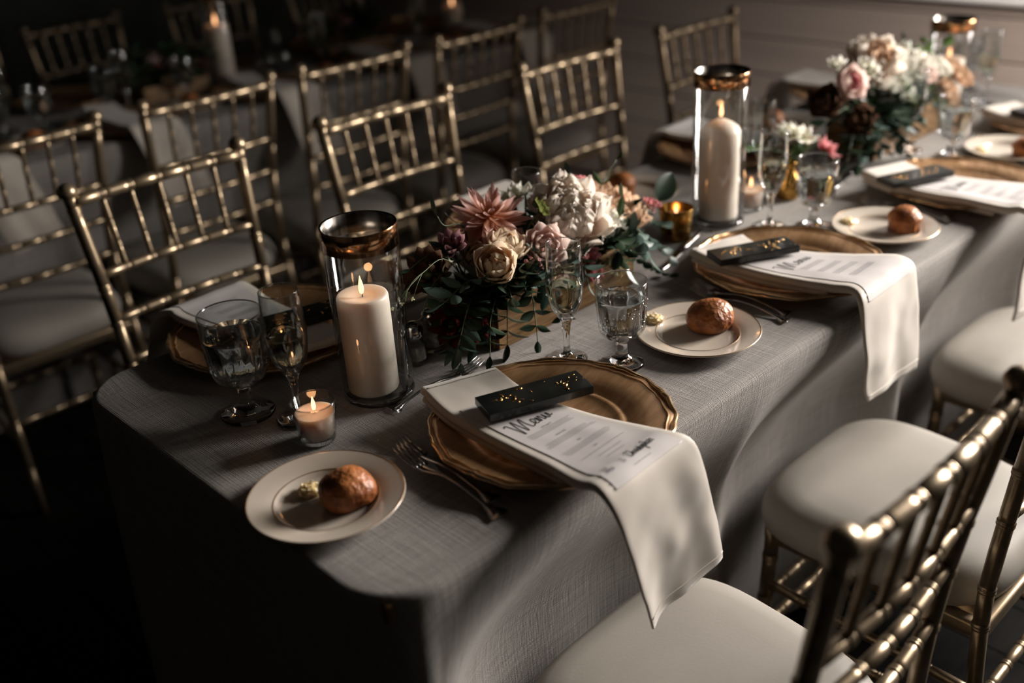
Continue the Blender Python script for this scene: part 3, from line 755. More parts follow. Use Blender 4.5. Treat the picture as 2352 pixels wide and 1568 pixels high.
def make_rose(label, loc, d, r_, m, base, name='rose', inner=None, n_out=5, openness=1.0, seed=0, cat='flower'):
    rnd = random.Random(seed); t = thing(name, label, cat, loc, rot=aim(d)); inner = inner or m
    mk('bud_core', *lathe([(0, r_*.9), (r_*.10, r_*.88), (r_*.16, r_*.7), (r_*.22, r_*.3), (r_*.15, -.1*r_), (0, -.2*r_)], 12, lambda th, a, z: 1+.12*sin(3*th+z*90)), inner, t)
    k = 0
    for ring, (n, tl, rd, hh, ww) in enumerate(((3, -14, .26, 1.16, .62), (3, -8, .42, 1.20, .90), (4, 0, .55, 1.20, 1.15), (5, 12, .62, 1.16, 1.35), (n_out, 30, .62, 1.12, 1.5))):
        for i in range(n):
            az = 2*pi*i/n+ring*.75+rnd.uniform(-.15, .15)
            pm = petal(r_*ww, r_*hh, .30, -.04+.14*(ring > 1)+.10*(ring > 2), .07, seed+k, 10, 10); k += 1
            add_petal(t, pm, az, R(tl*openness+rnd.uniform(-3, 3)), r_*rd*.55, -.30*r_, m if ring > 1 else inner, 'petal')
    mk('calyx', *lathe([(0, -.42*r_), (.12*r_, -.40*r_), (.26*r_, -.22*r_), (.24*r_, -.05*r_)], 10), STEMM, t)
    stem_for(t, loc, d, base); return t
def make_peony(label, loc, d, r_, m, base, seed=1, dens=1.0, name='peony', m2=None):
    rnd = random.Random(seed); t = thing(name, label, 'flower', loc, rot=aim(d)); k = 0
    for (n, tl, rd, hh, ww, cup, rf) in ((6, -8, .10, .80, .50, .30, .26), (8, 6, .18, .86, .60, .32, .26), (9, 20, .22, .90, .66, .34, .24), (10, 34, .22, .96, .74, .34, .20), (10, 50, .20, 1.0, .84, .36, .15), (9, 68, .16, 1.04, .95, .38, .10), (8, 88, .12, 1.02, 1.0, .38, .08)):
        for i in range(max(3, int(n*dens))):
            az = 2*pi*i/max(3, int(n*dens))+k*.13+rnd.uniform(-.2, .2)
            pm = petal(r_*ww*rnd.uniform(.9, 1.15), r_*hh*rnd.uniform(.9, 1.08), cup, -.05 if tl < 40 else .06, rf, seed*9+k, 11, 11); k += 1
            add_petal(t, pm, az, R(tl+rnd.uniform(-6, 6)), r_*rd, -.16*r_, (m2 or m) if tl < 15 else m, 'petal', rnd.uniform(-.12, .12))
    mk('bud_core', *lathe([(0, .35*r_), (.2*r_, .25*r_), (.3*r_, 0), (.2*r_, -.25*r_), (0, -.3*r_)], 12), m, t)
    stem_for(t, loc, d, base); return t
def make_dahlia(label, loc, d, r_, m, base, seed=2):
    rnd = random.Random(seed); t = thing('dahlia', label, 'flower', loc, rot=aim(d)); k = 0
    for (n, tl, hh, ww, z) in ((5, 10, .34, .16, .12), (7, 25, .5, .2, .1), (9, 42, .72, .24, .06), (11, 58, .9, .30, .02), (11, 74, 1.0, .34, -.03), (10, 92, 1.02, .36, -.08), (8, 112, .9, .36, -.12)):
        for i in range(n):
            az = 2*pi*i/n+k*.21+rnd.uniform(-.1, .1)
            pm = petal(r_*ww*rnd.uniform(.9, 1.2), r_*hh*rnd.uniform(.9, 1.1), .22, .18, .06, seed+k, 7, 9, point=1); k += 1
            add_petal(t, pm, az, R(tl+rnd.uniform(-6, 6)), r_*.06, r_*z, m, 'petal')
    mk('bud_core', *lathe([(0, .3*r_), (.10*r_, .22*r_), (.16*r_, 0), (.1*r_, -.15*r_), (0, -.2*r_)], 10), m, t)
    stem_for(t, loc, d, base); return t
def make_ranunculus(label, loc, d, r_, m, base, seed=3, name='ranunculus', m2=None, layers=6):
    rnd = random.Random(seed); t = thing(name, label, 'flower', loc, rot=aim(d)); k = 0
    mk('bud_core', *lathe([(0, .55*r_), (.15*r_, .5*r_), (.3*r_, .3*r_), (.35*r_, 0), (.2*r_, -.3*r_), (0, -.4*r_)], 14), m2 or m, t)
    for L_ in range(layers):
        q = L_/(layers-1); n = 5+L_
        for i in range(n):
            az = 2*pi*i/n+L_*.55+rnd.uniform(-.1, .1)
            pm = petal(r_*lerp(.6, 1.2, q), r_*lerp(.95, 1.25, q), .36, .05*q, .08, seed+k, 9, 9); k += 1
            add_petal(t, pm, az, R(lerp(-12, 46, q)), r_*lerp(.25, .34, q), -.45*r_, m, 'petal')
    stem_for(t, loc, d, base); return t
def make_smallflower(label, loc, d, r_, m, base, name='small_blossom', n=6, seed=0, tl=50, cat='flower'):
    rnd = random.Random(seed); t = thing(name, label, cat, loc, rot=aim(d))
    for i in range(n):
        pm = petal(r_*.8, r_*1.1, .3, .1, .1, seed+i, 7, 7, point=(seed % 2))
        add_petal(t, pm, 2*pi*i/n+rnd.uniform(-.2, .2), R(tl+rnd.uniform(-12, 12)), r_*.08, 0, m, 'petal')
    for i in range(3):
        pm = petal(r_*.6, r_*.8, .45, .05, .1, seed+i+9, 6, 6); add_petal(t, pm, 2*pi*i/3, R(14), r_*.05, 0, m, 'petal')
    mk('calyx', *lathe([(0, -.3*r_), (.2*r_, -.2*r_), (.25*r_, .1*r_), (.1*r_, .2*r_), (0, .2*r_)], 8), STEMM, t)
    stem_for(t, loc, d, base); return t
def leafmesh(l, w, pointy=.3, fold=.25, droop=.15):
    def fn(u, v):
        a = (u-.5)*2; s = sin(pi*v**(.9))**(.6+pointy*.5) if 0 < v < 1 else 0
        x = a*w*.5*s; return Vector((x, abs(a)*s*w*.5*fold-droop*l*v*v, l*v))
    V, F, UV = grid(fn, 5, 9)
    k = len(V); V2 = [Vector(v)+Vector((0, -.0003, 0)) for v in V]
    return V+V2, F+[[i+k for i in q[::-1]] for q in F], UV+UV
def make_sprig(label, pts, base, m, leafl, leafw, n, name='eucalyptus_sprig', seed=0, pointy=.3, pair=True, tip=True, start=.35, srad=.0012):
    """stem from the vessel through pts, leaves in pairs along the outer part"""
    rnd = random.Random(seed); o = Vector(base); t = thing(name, label, 'foliage', tuple(o))
    P = catmull([Vector(base)-o]+[Vector(p)-o for p in pts], 8)
    mk('stem', *tube(P, [srad*lerp(1.2, .6, i/(len(P)-1)) for i in range(len(P))], 6), STEMM, t)
    mesh0 = None
    for i in range(n):
        s = lerp(start, 1, i/max(1, n-1)) if n > 1 else 1
        p = polyat(P, s); q = polyat(P, min(1, s+.03))-polyat(P, max(0, s-.03)); dd = q.normalized()
        side = dd.cross(Vector((0, 0, 1))); side = side.normalized() if side.length > .05 else Vector((1, 0, 0))
        dirs = [side*1.0+dd*.6, -side*1.0+dd*.6] if pair else [side*(1 if i % 2 else -1)+dd*.7]
        if i == n-1 and tip: dirs = [dd]
        for d_ in dirs:
            d_ = (d_+Vector((rnd.uniform(-.25, .25), rnd.uniform(-.25, .25), rnd.uniform(-.1, .45)))).normalized()
            sc = rnd.uniform(.8, 1.15)*lerp(1.1, .8, s)
            if mesh0 is None:
                V, F, UV = leafmesh(leafl, leafw, pointy); ob = mk('leaf', V, F, m, t, True, UV); mesh0 = ob
            else: ob = mesh0.copy(); link(ob, t)
            ob.location = p; ob.rotation_euler = (d_.to_track_quat('Z', 'Y') @ Matrix.Rotation(rnd.uniform(-.7, .7)+pi, 3, 'Z').to_quaternion()).to_euler()
            ob.scale = (sc,)*3
    return t
def make_single_leaf(label, base, p, tipdir, face, l, w, m, name='large_leaf', seed=0):
    t = make_sprig(label, [p], base, m, l, w, 1, name, seed, pointy=.1, tip=True)
    o = KIDS[t.name][-1]; z = Vector(tipdir).normalized(); y = Vector(face); y = (y-z*y.dot(z)).normalized(); x = y.cross(z)
    o.rotation_euler = Matrix((x, y, z)).transposed().to_euler(); o.scale = (1, 1, 1); return t
def make_waxsprig(label, base, pts, m, seed=0, n=14):
    rnd = random.Random(seed); o = Vector(base); t = thing('waxflower_sprig', label, 'foliage', tuple(o))
    P = catmull([Vector(base)-o]+[Vector(p)-o for p in pts], 6)
    G = [tube(P, .0007, 5)]; c = P[-1]; heads = []
    for i in range(n):
        q = c+Vector((rnd.gauss(0, .009), rnd.gauss(0, .007), rnd.gauss(0, .009))); heads.append(q)
        s = polyat(P, rnd.uniform(.6, .95)); G.append(tube([s, (s+q)/2+Vector((0, 0, .003)), q], .0004, 4))
    mk('stem', *merge(G), STEMM, t); first = None
    for q in heads:
        if first is None:
            gs = []
            for k in range(5):
                a = 2*pi*k/5; gs.append(lathe([(0, .0010), (.0012, .0006), (.0016, 0), (0, -.0006)], 6, ctr=(.0020*cos(a), .0020*sin(a), .0006)))
            gs.append(lathe([(0, .001), (.0012, 0), (.0012, -.002), (0, -.0035)], 6))
            first = mk('floret', *merge(gs), m, t); first.location = q
        else: ob = first.copy(); link(ob, t); ob.location = q; ob.rotation_euler = (rnd.uniform(-1, 1), rnd.uniform(-1, 1), rnd.random()*3)
    return t

# glassware
def make_goblet(label, loc, sc=1.0, fill=True, detail=True):
    t = thing('water_goblet', label, 'glass', loc); n = 96
    def rib(th, r_, z):
        if .048 < z < .098: k = min(1, (z-.048)/.006)*min(1, (.098-z)/.012); return 1-k*.06*(abs(sin(th*6))**.6)
        if z < .045 and r_ < .016: return 1-.07*abs(sin(th*3))
        if z < .012 and r_ > .02: return 1-.02*abs(cos(th*4))
        return 1
    out = [(.0, .0), (.031, .0), (.033, .0022), (.031, .005), (.020, .009), (.0105, .015), (.0085, .024), (.0085, .036), (.012, .042), (.022, .046), (.030, .052), (.0345, .062),
           (.0360, .078), (.0365, .092), (.0372, .097), (.0368, .105), (.0368, .131), (.0360, .1325)]
    inn = [(.0352, .131), (.0350, .105), (.0340, .092), (.0325, .070), (.028, .058), (.018, .052), (0, .050)]
    cv = [(r_*sc, z*sc) for r_, z in out+inn]
    k = next(i for i, p in enumerate(out) if p[1] >= .046)
    rp = lambda th, a, z: rib(th, a/sc, z/sc)
    lo, hi = out[:k+1], out[k:]
    mk('foot_and_stem', *lathe([(r_*sc, z*sc) for r_, z in lo]+[(0, .046*sc)], n, rp), GLASS, t)
    body = [(r_*sc, z*sc) for r_, z in [(0, .0455)]+hi+inn]
    mk('ribbed_bowl', *lathe(body, n, rp), BG, t)
    mk('rim', *torus(.0363*sc, .1322*sc, .0008*sc), GLASS, t)
    if fill:
        q = [(0, .0515), (.018, .0525), (.0275, .0585), (.0322, .070), (.0337, .092), (.0346, .103), (.0346, .108), (.0340, .1085), (0, .1080)]
        mk('water', *lathe([(r_*sc, z*sc) for r_, z in q], n, lambda th, a, z: 1-(rib(th, a/sc, z/sc) < 1)*(1-rib(th, a/sc, z/sc))*1.3), WATER, t)
        # condensation beads on the bowl
        rnd = random.Random(4); G = []
        for i in range(130 if detail else 0):
            th = rnd.random()*2*pi; z = rnd.uniform(.066, .106); s = rnd.uniform(.0004, .0010)
            r_ = .0366 if z > .092 else lerp(.0345, .0366, (z-.062)/.03); r_ *= rib(th, r_, z)
            G.append(lathe([(0, s), (s*.8, s*.5), (s, 0), (s*.8, -s*.5), (0, -s)], 5, ctr=(r_*cos(th)*sc, r_*sin(th)*sc, z*sc)))
        if G: mk('condensation_beads', *merge(G), GLASS, t)['kind'] = 'stuff'
    return t
def make_flute(label, loc, sc=1.0, fill=True):
    t = thing('champagne_flute', label, 'glass', loc); n = 64
    def rib(th, r_, z): return 1-.08*abs(sin(th*3)) if z < .068 and r_ < .012 and z > .008 else 1
    out = [(0, 0), (.029, 0), (.030, .0015), (.026, .0035), (.012, .0065), (.0060, .011), (.0048, .022), (.0052, .042), (.0075, .060), (.011, .068), (.018, .078), (.0235, .092),
           (.0265, .110), (.0272, .128), (.0262, .152), (.0246, .180), (.0242, .181)]
    inn = [(.0237, .180), (.0253, .152), (.0262, .128), (.0255, .110), (.0225, .094), (.016, .081), (.008, .073), (0, .071)]
    mk('foot_and_stem', *lathe([(a*sc, z*sc) for a, z in out[:10]]+[(0, .068*sc)], n, lambda th, a, z: rib(th, a/sc, z/sc)), GLASS, t)
    mk('bowl', *lathe([(a*sc, z*sc) for a, z in [(0, .0678)]+out[9:]+inn], n), BG, t)
    mk('rim', *torus(.0240*sc, .1805*sc, .0006*sc), GLASS, t)
    if fill:
        q = [(0, .0715), (.0078, .0735), (.0158, .0813), (.0223, .0942), (.0253, .110), (.0259, .120), (.0258, .123), (.0252, .1233), (0, .1228)]
        mk('wine', *lathe([(a*sc, z*sc) for a, z in q], 48), WINE, t)
    return t
def flame(parent, loc, sc=1.0, power=.10):
    pr = [(0, 0), (.0022, .002), (.0034, .006), (.0036, .010), (.0028, .016), (.0014, .022), (.0004, .026), (0, .0275)]
    o = mk('flame', *lathe([(a*sc, z*sc) for a, z in pr], 14), FLAME, parent, loc=(loc[0], loc[1], loc[2]+.004))
    mk('wick', *tube([(loc[0], loc[1], loc[2]-.003), (loc[0]+.0005, loc[1], loc[2]+.004), (loc[0]+.0012, loc[1], loc[2]+.008)], .0007, 6), WICK, parent)
    d = bpy.data.lights.new('candle_light', 'POINT'); d.energy = power; d.color = (1, .48, .20); d.shadow_soft_size = .006
    l = bpy.data.objects.new('candle_light', d); COL.objects.link(l); l.parent = parent; l.location = (loc[0], loc[1], loc[2]+.036*sc)
def make_vase(label, loc, h=.26, r_=.051, bandh=.030, name='cylinder_vase', part=''):
    t = thing(name, label, 'vase', loc)
    prof = [(0, 0), (r_-.004, 0), (r_-.001, .002), (r_, .006), (r_, h-.002), (r_-.0012, h), (r_-.0024, h-.002), (r_-.0024, .014), (r_-.006, .011), (0, .010)]
    mk('glass_cylinder', *lathe(prof, 96), TG, t)
    # thick glass base with pressed dimples
    mk('pressed_base', *lathe([(0, .0005), (r_-.004, .0005), (r_-.0003, .003), (r_-.0006, .009), (r_-.004, .0098), (0, .0095)], 96, lambda th, a, z: 1-(.02*abs(sin(th*9)) if a > .03 and z > .001 else 0)), GLASS, t)
    mk('gold_band', *lathe([(r_+.0003, h-bandh), (r_+.0007, h-bandh), (r_+.0007, h-.001), (r_+.0002, h+.0002)], 96), GOLDBAND, t)
    mk('silvered_lining', *lathe([(r_-.0016, h-.0002), (r_-.0028, h-.001), (r_-.0028, h-bandh)], 96), SILVER, t)
    return t
def make_pillar(label, loc, h=.145, r_=.0365, lit=True, power=.08, dome=0.0, fs=1.0):
    t = thing('pillar_candle', label, 'candle', loc)
    if dome: top = [(r_*.98, h-.010), (r_*.9, h-.004), (r_*.6, h+dome*.4), (r_*.25, h+dome), (0, h+dome)]
    else: top = [(r_*.99, h-.004), (r_*.95, h-.001), (r_*.88, h), (r_*.5, h-.003), (r_*.2, h-.005), (0, h-.005)]
    mk('wax_body', *lathe([(0, 0), (r_*.97, 0), (r_, .003), (r_, h-.012)]+top, 64, lambda th, a, z: 1+.004*sin(th*2+z*30)), WAX, t)
    if lit: flame(t, (0, 0, h+(dome if dome else -.005)), fs, power)
    return t
def make_votive(label, loc, gold=False, lit=True, power=.05):
    t = thing('votive_candle', label, 'candle', loc); h = .058 if not gold else .060; r0_, r1 = (.0235, .0295) if not gold else (.026, .032)
    prof = [(0, 0), (r0_-.002, 0), (r0_, .003), (r1, h-.001), (r1-.0008, h), (r1-.0018, h-.001), (r0_-.0018, .008), (r0_-.006, .006), (0, .006)]
    mk('votive_glass', *lathe(prof, 64), VOTGOLD if gold else BG, t)
    if not gold:
        mk('rim', *torus(r1-.0006, h, .0009), GLASS, t); mk('thick_base', *lathe([(0, .0004), (r0_-.0025, .0004), (r0_-.0008, .003), (r0_-.0012, .0058), (0, .0055)], 48), GLASS, t)
    k = .72
    rt = lerp(r0_, r1, k)-.0022
    mk('wax_fill', *lathe([(0, .0065), (r0_-.0055, .0068), (r0_-.0024, .0085), (rt, h*k), (rt-.002, h*k-.001), (rt*.4, h*k-.002), (0, h*k-.002)], 48), VWAX, t)
    if lit: flame(t, (0, 0, h*k-.002), .78, power)
    return t
def make_fork(label, loc, rz, L_=.175, group=None, tilt=0):
    t = thing('fork', label, 'fork', loc, rot=(0, tilt, rz), group=group)
    # along +x, tines at +x end
    def prof(x): # z height
        s = x/L_; return .003+.010*sin(pi*min(1, s*1.05))*(s < .98)
    G = []
    n = 26; V, F = [], []
    for i in range(n):
        s = i/(n-1)*.76; x = s*L_
        w = .0075*(1-min(1, s/.15))**1+.0028+(.0035*max(0, 1-abs(s-.03)/.06)) if s < .35 else (.0026 if s < .56 else lerp(.0026, .0115, min(1, (s-.56)/.14)))
        z = .0025+.0075*sin(pi*min(1, s*1.25))**2; th = .0011 if s > .5 else .0016
        V += [(x, -w, z), (x, 0, z+th), (x, w, z), (x, 0, z-th)]
        if i:
            b = 4*(i-1); F += [[b+k, b+(k+1) % 4, b+4+(k+1) % 4, b+4+k] for k in range(4)]
    F += [[0, 1, 2, 3], [4*(n-1)+k for k in (3, 2, 1, 0)]]
    mk('handle', V, F, STEEL, t)
    for k in range(4):
        y = (k-1.5)*.0060
        mk('tine', *tube([(L_*.745, y*.92, .0030), (L_*.80, y, .0025), (L_*.9, y, .0045), (L_, y*.95, .0105)], [.0020, .0018, .0015, .0008], 6), STEEL, t)
    return t
def make_knife(label, loc, rz):
    t = thing('table_knife', label, 'knife', loc, rz)
    V, F = [], []; n = 20
    for i in range(n):
        s = i/(n-1); x = s*.09; w = .0095*(1-max(0, (s-.7)/.3)**2)*.98+.0004; V += [(x, -w*.5, .003), (x, w*.5, .0022), (x, w*.5, .0032), (x, -w*.5, .0044)]
        if i: b = 4*(i-1); F += [[b+k, b+(k+1) % 4, b+4+(k+1) % 4, b+4+k] for k in range(4)]
    F += [[3, 2, 1, 0], [4*(n-1)+k for k in range(4)]]
    mk('blade', V, F, STEEL, t)
    mk('handle', *tube([(0, 0, .0045), (-.02, 0, .0055), (-.07, 0, .0055), (-.095, 0, .0055), (-.1, 0, .005)], [.004, .005, .0055, .006, .003], 8), STEEL, t)
    return t
def make_butter(label, loc, rz=0):
    t = thing('butter_rosette', label, 'butter', loc, rz)
    mk('butter_base', *lathe([(0, 0), (.0125, 0), (.0135, .003), (.012, .007), (.007, .010), (0, .011)], 28, lambda th, a, z: 1+.10*sin(th*7)), BUTTER, t)
    for ring, (n, tl, rd, s) in enumerate(((3, 15, .15, .6), (5, 35, .42, .85), (6, 62, .62, 1.0))):
        for i in range(n):
            pm = petal(.0125*s, .0095*s, .3, .25, .05, i+ring*5, 6, 6)
            V, F, UV = pm; Mx = Matrix.Rotation(2*pi*i/n+ring, 4, 'Z') @ Matrix.Translation((0, -.010*rd, .004+.003*(2-ring)*.6)) @ Matrix.Rotation(R(tl), 4, 'X')
            V = [Mx @ Vector(v) for v in V]; k = len(V); V2 = [v+Vector((0, 0, -.0012)) for v in V]
            nu = 6; rim = [q for q in range(nu)]+[j*nu+nu-1 for j in range(1, nu)]+[(nu-1)*nu+q for q in range(nu-2, -1, -1)]+[j*nu for j in range(nu-2, 0, -1)]
            F2 = F+[[q+k for q in f_[::-1]] for f_ in F]+[[rim[a], rim[(a+1) % len(rim)], rim[(a+1) % len(rim)]+k, rim[a]+k] for a in range(len(rim))]
            mk('curl', V+V2, F2, BUTTER, t)
    return t
def make_shaker(label, loc):
    t = thing('salt_shaker', label, 'shaker', loc)
    mk('glass_jar', *lathe([(0, 0), (.017, 0), (.019, .004), (.017, .030), (.015, .045), (.0135, .047), (.0155, .030), (.017, .008), (0, .004)], 32, lambda th, a, z: 1-.04*abs(sin(th*4))), TG, t)
    mk('salt', *lathe([(0, .0045), (.0165, .0085), (.0152, .028), (0, .029)], 24), SALT, t)
    mk('metal_cap', *lathe([(.0155, .045), (.0160, .047), (.0158, .056), (.013, .062), (.007, .0655), (0, .0665)], 32), SHAK, t)
    return t

# ================================================================== the laid table
Z = T+.0006
ZC = Z+.0
# --- chargers
C1, C2, C3, C4 = (.373, .119), (1.002, .164), (1.55, .11), (2.09, .12)
CA, CA2, CB, CC = (.29, .65), (.88, .66), (1.50, .635), (2.10, .66)
chg = make_charger('antique gold scalloped charger nearest the camera, half covered by the menu napkin', (*C1, ZC), .12)
dup(chg, (*C2, ZC), .3, 'gold scalloped charger second along the bright side, beside the roll and butter plate')
dup(chg, (*C3, ZC), .5, 'gold scalloped charger third along the bright side, washed out by window light')
dup(chg, (*C4, ZC), .1, 'gold charger at the far right edge, fourth along the window side')
dup(chg, (*CA, ZC), .22, 'dark gold charger at left behind the large water goblet')
dup(chg, (*CA2, ZC), .1, 'gold charger hidden behind the near flower arrangement')
dup(chg, (*CB, ZC), .4, 'gold charger across the table behind the second tall candle')
dup(chg, (*CC, ZC), .2, 'gold charger across the table behind the far flower arrangement')

# --- napkins with menus tucked along them
def off(rows, dx, dy=0): return [((a[0]+dx, a[1]+dy, a[2]), (b[0]+dx, b[1]+dy, b[2])) for a, b in rows]
n1, fn1, nr1 = make_napkin('ivory napkin on the nearest gold charger, one end hanging off the table over the seat', NAP1, (*C1, ZC), 1.0, 1, .012)
make_menu('white printed menu headed Menu, lying on the nearest napkin', (*C1, ZC), fn1, nr1, .118, .575, .10, .93, True, 2)
NAP2 = [((-.112, .116, .048), (-.002, .094, .044)), ((-.110, .07, .040), (-.010, .05, .038)), ((-.104, .0, .037), (.012, -.02, .036)),
        ((-.094, -.07, .037), (.040, -.07, .036)), ((-.086, -.125, .040), (.062, -.125, .040)), ((-.076, -.160, .040), (.074, -.158, .042)),
        ((-.088, -.184, .028), (.080, -.182, .030)), ((-.082, -.190, -.02), (.090, -.188, -.012)),
        ((-.064, -.190, -.10), (.108, -.190, -.08)), ((-.052, -.188, -.145), (.122, -.188, -.135)), ((-.036, -.186, -.170), (.131, -.186, -.180))]
n2, fn2, nr2 = make_napkin('ivory napkin on the second gold charger, draped in a long fold beside the empty seat', NAP2, (*C2, ZC), 1.2, 5, .014)
make_menu('white printed menu lying on the napkin of the second charger', (*C2, ZC), fn2, nr2, .14, .60, .08, .92, False, 3)
NAP3 = [((a[0]*1.0-.036, a[1], a[2]), (b[0]-.030, b[1], b[2])) for a, b in NAP1]
NAP3[-4:] = [((-.125, -.186, -.02), (.060, -.182, -.015)), ((-.130, -.188, -.11), (.075, -.186, -.10)), ((-.124, -.184, -.15), (.08, -.184, -.15)), ((-.115, -.182, -.19), (.085, -.182, -.185))]
n3, fn3, nr3 = make_napkin('pale napkin on the third charger near the window, hanging over the bright cloth side', NAP3, (*C3, ZC), 1.2, 9, .015)
make_menu('menu card on the napkin of the third charger near the window', (*C3, ZC), fn3, nr3, .14, .60, .08, .92, False, 4)
n4, fn4, nr4 = make_napkin('pale napkin on the fourth charger at the far right edge', NAP1, (*C4, ZC), 1.2, 4, .016)
make_menu('menu card on the napkin of the fourth charger at the far right edge', (*C4, ZC), fn4, nr4, .12, .58, .08, .92, False, 5)
def far_set(c, dx, dy, lab, lab2, seed, loc_z=ZC):
    n_, f_, r_ = make_napkin(lab, NAP1, (0, 0, 0), 1.0, seed, .012)
    n_.location = (c[0]+dx, c[1]+dy, loc_z); n_.rotation_euler = (0, 0, pi)
    if lab2:
        m_ = make_menu(lab2, (0, 0, 0), f_, r_, .10, .575, .09, .90, False, seed)
        m_.location = n_.location; m_.rotation_euler = (0, 0, pi)
far_set(CA, -.055, -.012, 'dim mauve-grey napkin on the dark charger behind the large goblet', 'shadowed menu card on the napkin behind the large goblet', 2)
far_set(CA2, 0, 0, 'napkin on the charger hidden behind the near flower arrangement', None, 3)
far_set(CB, 0, .0, 'white napkin across the table behind the second tall candle', 'menu card across the table behind the second tall candle', 6)
far_set(CC, -.02, .02, 'white napkin across the table behind the far flower arrangement', None, 7)

# --- favour boxes
bz = ZC+.0405
make_box('black and gold marbled favour bar lying across the nearest menu', (C1[0]-.006, C1[1]+.023, bz), R(-20.7), (0, 0), 1)
make_box('black and gold marbled favour bar on the second charger napkin', (C2[0]-.062, C2[1]+.030, bz+.002), R(-27), (0, 0), 2, 20)
make_box('black and gold marbled favour bar on the third charger napkin, catching window glare', (C3[0]-.098, C3[1]+.055, bz), R(-22), (0, 0), 3, 20)
make_box('dark favour bar on the fourth charger napkin at the right edge', (C4[0]-.03, C4[1]+.04, bz), R(-22), (0, 0), 4)
make_box('dark favour bar in shadow on the charger behind the large goblet', (CA[0]+.03, CA[1]-.065, bz), R(-16), (0, 0), 5)

# --- bread plates, rolls, butter
bp0 = make_bread_plate('cream gilt-ringed bread plate nearest the camera at the table corner', (.0811, .2072, Z))
dup(bp0, (.7043, .1322, Z), .1, 'cream bread plate between the first and second gold chargers')
dup(bp0, (1.2565, .1227, Z), .1, 'cream bread plate between the second and third gold chargers')
dup(bp0, (1.835, .135, Z), .1, 'pale bread plate at the right edge behind the third charger')
dup(bp0, (.53, .64, Z), .1, 'bread plate in shadow seen through the near candle cylinder')
dup(bp0, (1.15, .62, Z), .1, 'bread plate across the table just right of the near flowers')
dup(bp0, (1.735, .645, Z), .1, 'bread plate across the table behind the small glass and bud vase')
make_roll('glossy brown bread roll on the nearest bread plate', (.100, .190, Z+.0035), R(-20), 0, 3, .98)
make_roll('glossy brown oval roll on the second bread plate', (.736, .134, Z+.0035), R(-35), 0, 11, 1.06)
make_roll('reddish muffin-shaped roll on the third bread plate', (1.283, .100, Z+.0035), 0, 1, 5, 1.0)
make_roll('small orange-brown roll on the bread plate at the right edge', (1.825, .100, Z+.0035), 0, 1, 6, .95)
make_roll('dark round roll on the shadowed plate behind the near candle cylinder', (.520, .655, Z+.0035), .3, 0, 8, 1.05)
make_roll('dark red roll on the plate just right of the near flowers', (1.140, .645, Z+.0035), .2, 1, 9, 1.0)
make_roll('pinkish roll on the plate behind the small empty glass', (1.735, .665, Z+.0035), .2, 1, 10, .95)
bt = make_butter('pale yellow butter rosette beside the nearest roll', (.0800, .2400, Z+.0035))
dup(bt, (.690, .203, Z+.0110), 1.2, 'butter rosette on the rim of the second bread plate')
dup(bt, (1.238, .186, Z+.0085), 2.2, 'butter rosette on the third bread plate')
dup(bt, (1.800, .185, Z+.006), .6, 'butter rosette on the right-edge bread plate')
dup(bt, (.538, .590, Z+.006), .9, 'butter rosette in shadow left of the near flower arrangement')

# --- cutlery
FG = 'forks left of each charger'
make_fork('silver fork beside the nearest bread plate, tines resting up on its rim', (.199, .035, Z), R(90), .185, FG, 0).rotation_euler = (0, R(-3.5), R(90))
make_fork('silver fork in the shadow of the nearest charger, inner of the pair', (.214, .062, Z), R(88), .185, FG)
make_fork('silver fork behind the second bread plate, outer of the pair', (.832, .058, Z), R(89), .185, FG)
make_fork('silver fork behind the second roll, inner of the pair', (.852, .068, Z), R(89), .185, FG)
make_fork('silver fork behind the third bread plate, outer of the pair', (1.372, .050, Z), R(90), .185, FG)
make_fork('silver fork behind the third bread plate, inner of the pair', (1.392, .060, Z), R(90), .185, FG)
make_fork('silver fork left of the fourth charger', (1.915, .06, Z), R(90), .185, FG)
make_fork('dark dessert fork above the nearest charger, tines pointing right', (.268, .318, Z), R(2), .170)
make_knife('knife with bright tip beyond the second charger', (.955, .352, Z), R(195))
make_knife('knife beyond the third charger', (1.50, .33, Z), R(190))

# --- candles, vases
V1, V2, V3 = (.290, .375), (1.127, .397), (2.09, .405)
make_vase('tall clear candle cylinder with copper-gold rim nearest the camera', (*V1, Z), .252, .0505, .029)
make_pillar('thick ivory pillar candle in the near gold-rimmed cylinder', (V1[0]-.006, V1[1]+.003, Z+.0115), .142, .0355, power=.05)
make_vase('tall clear candle cylinder with gold rim beyond the near flowers', (*V2, Z), .287, .0505, .026)
make_pillar('taller domed ivory pillar candle in the second gold-rimmed cylinder', (V2[0]+.002, V2[1], Z+.0115), .176, .0365, power=.04, dome=.010)
make_vase('gold-rimmed candle cylinder at the far right behind the far flowers', (*V3, Z), .225, .0505, .026)
make_pillar('ivory pillar candle in the farthest gold-rimmed cylinder', (V3[0], V3[1], Z+.0115), .12, .0365, power=.03)
make_votive('small clear votive with lit pink-tinged candle beside the nearest bread plate', (.160, .338, Z), power=.035)
make_votive('small mercury-gold votive with lit candle right of the near flowers', (1.011, .407, Z), True, power=.02)
make_votive('small clear votive between the second cylinder and the bud vase', (1.221, .386, Z), power=.02)

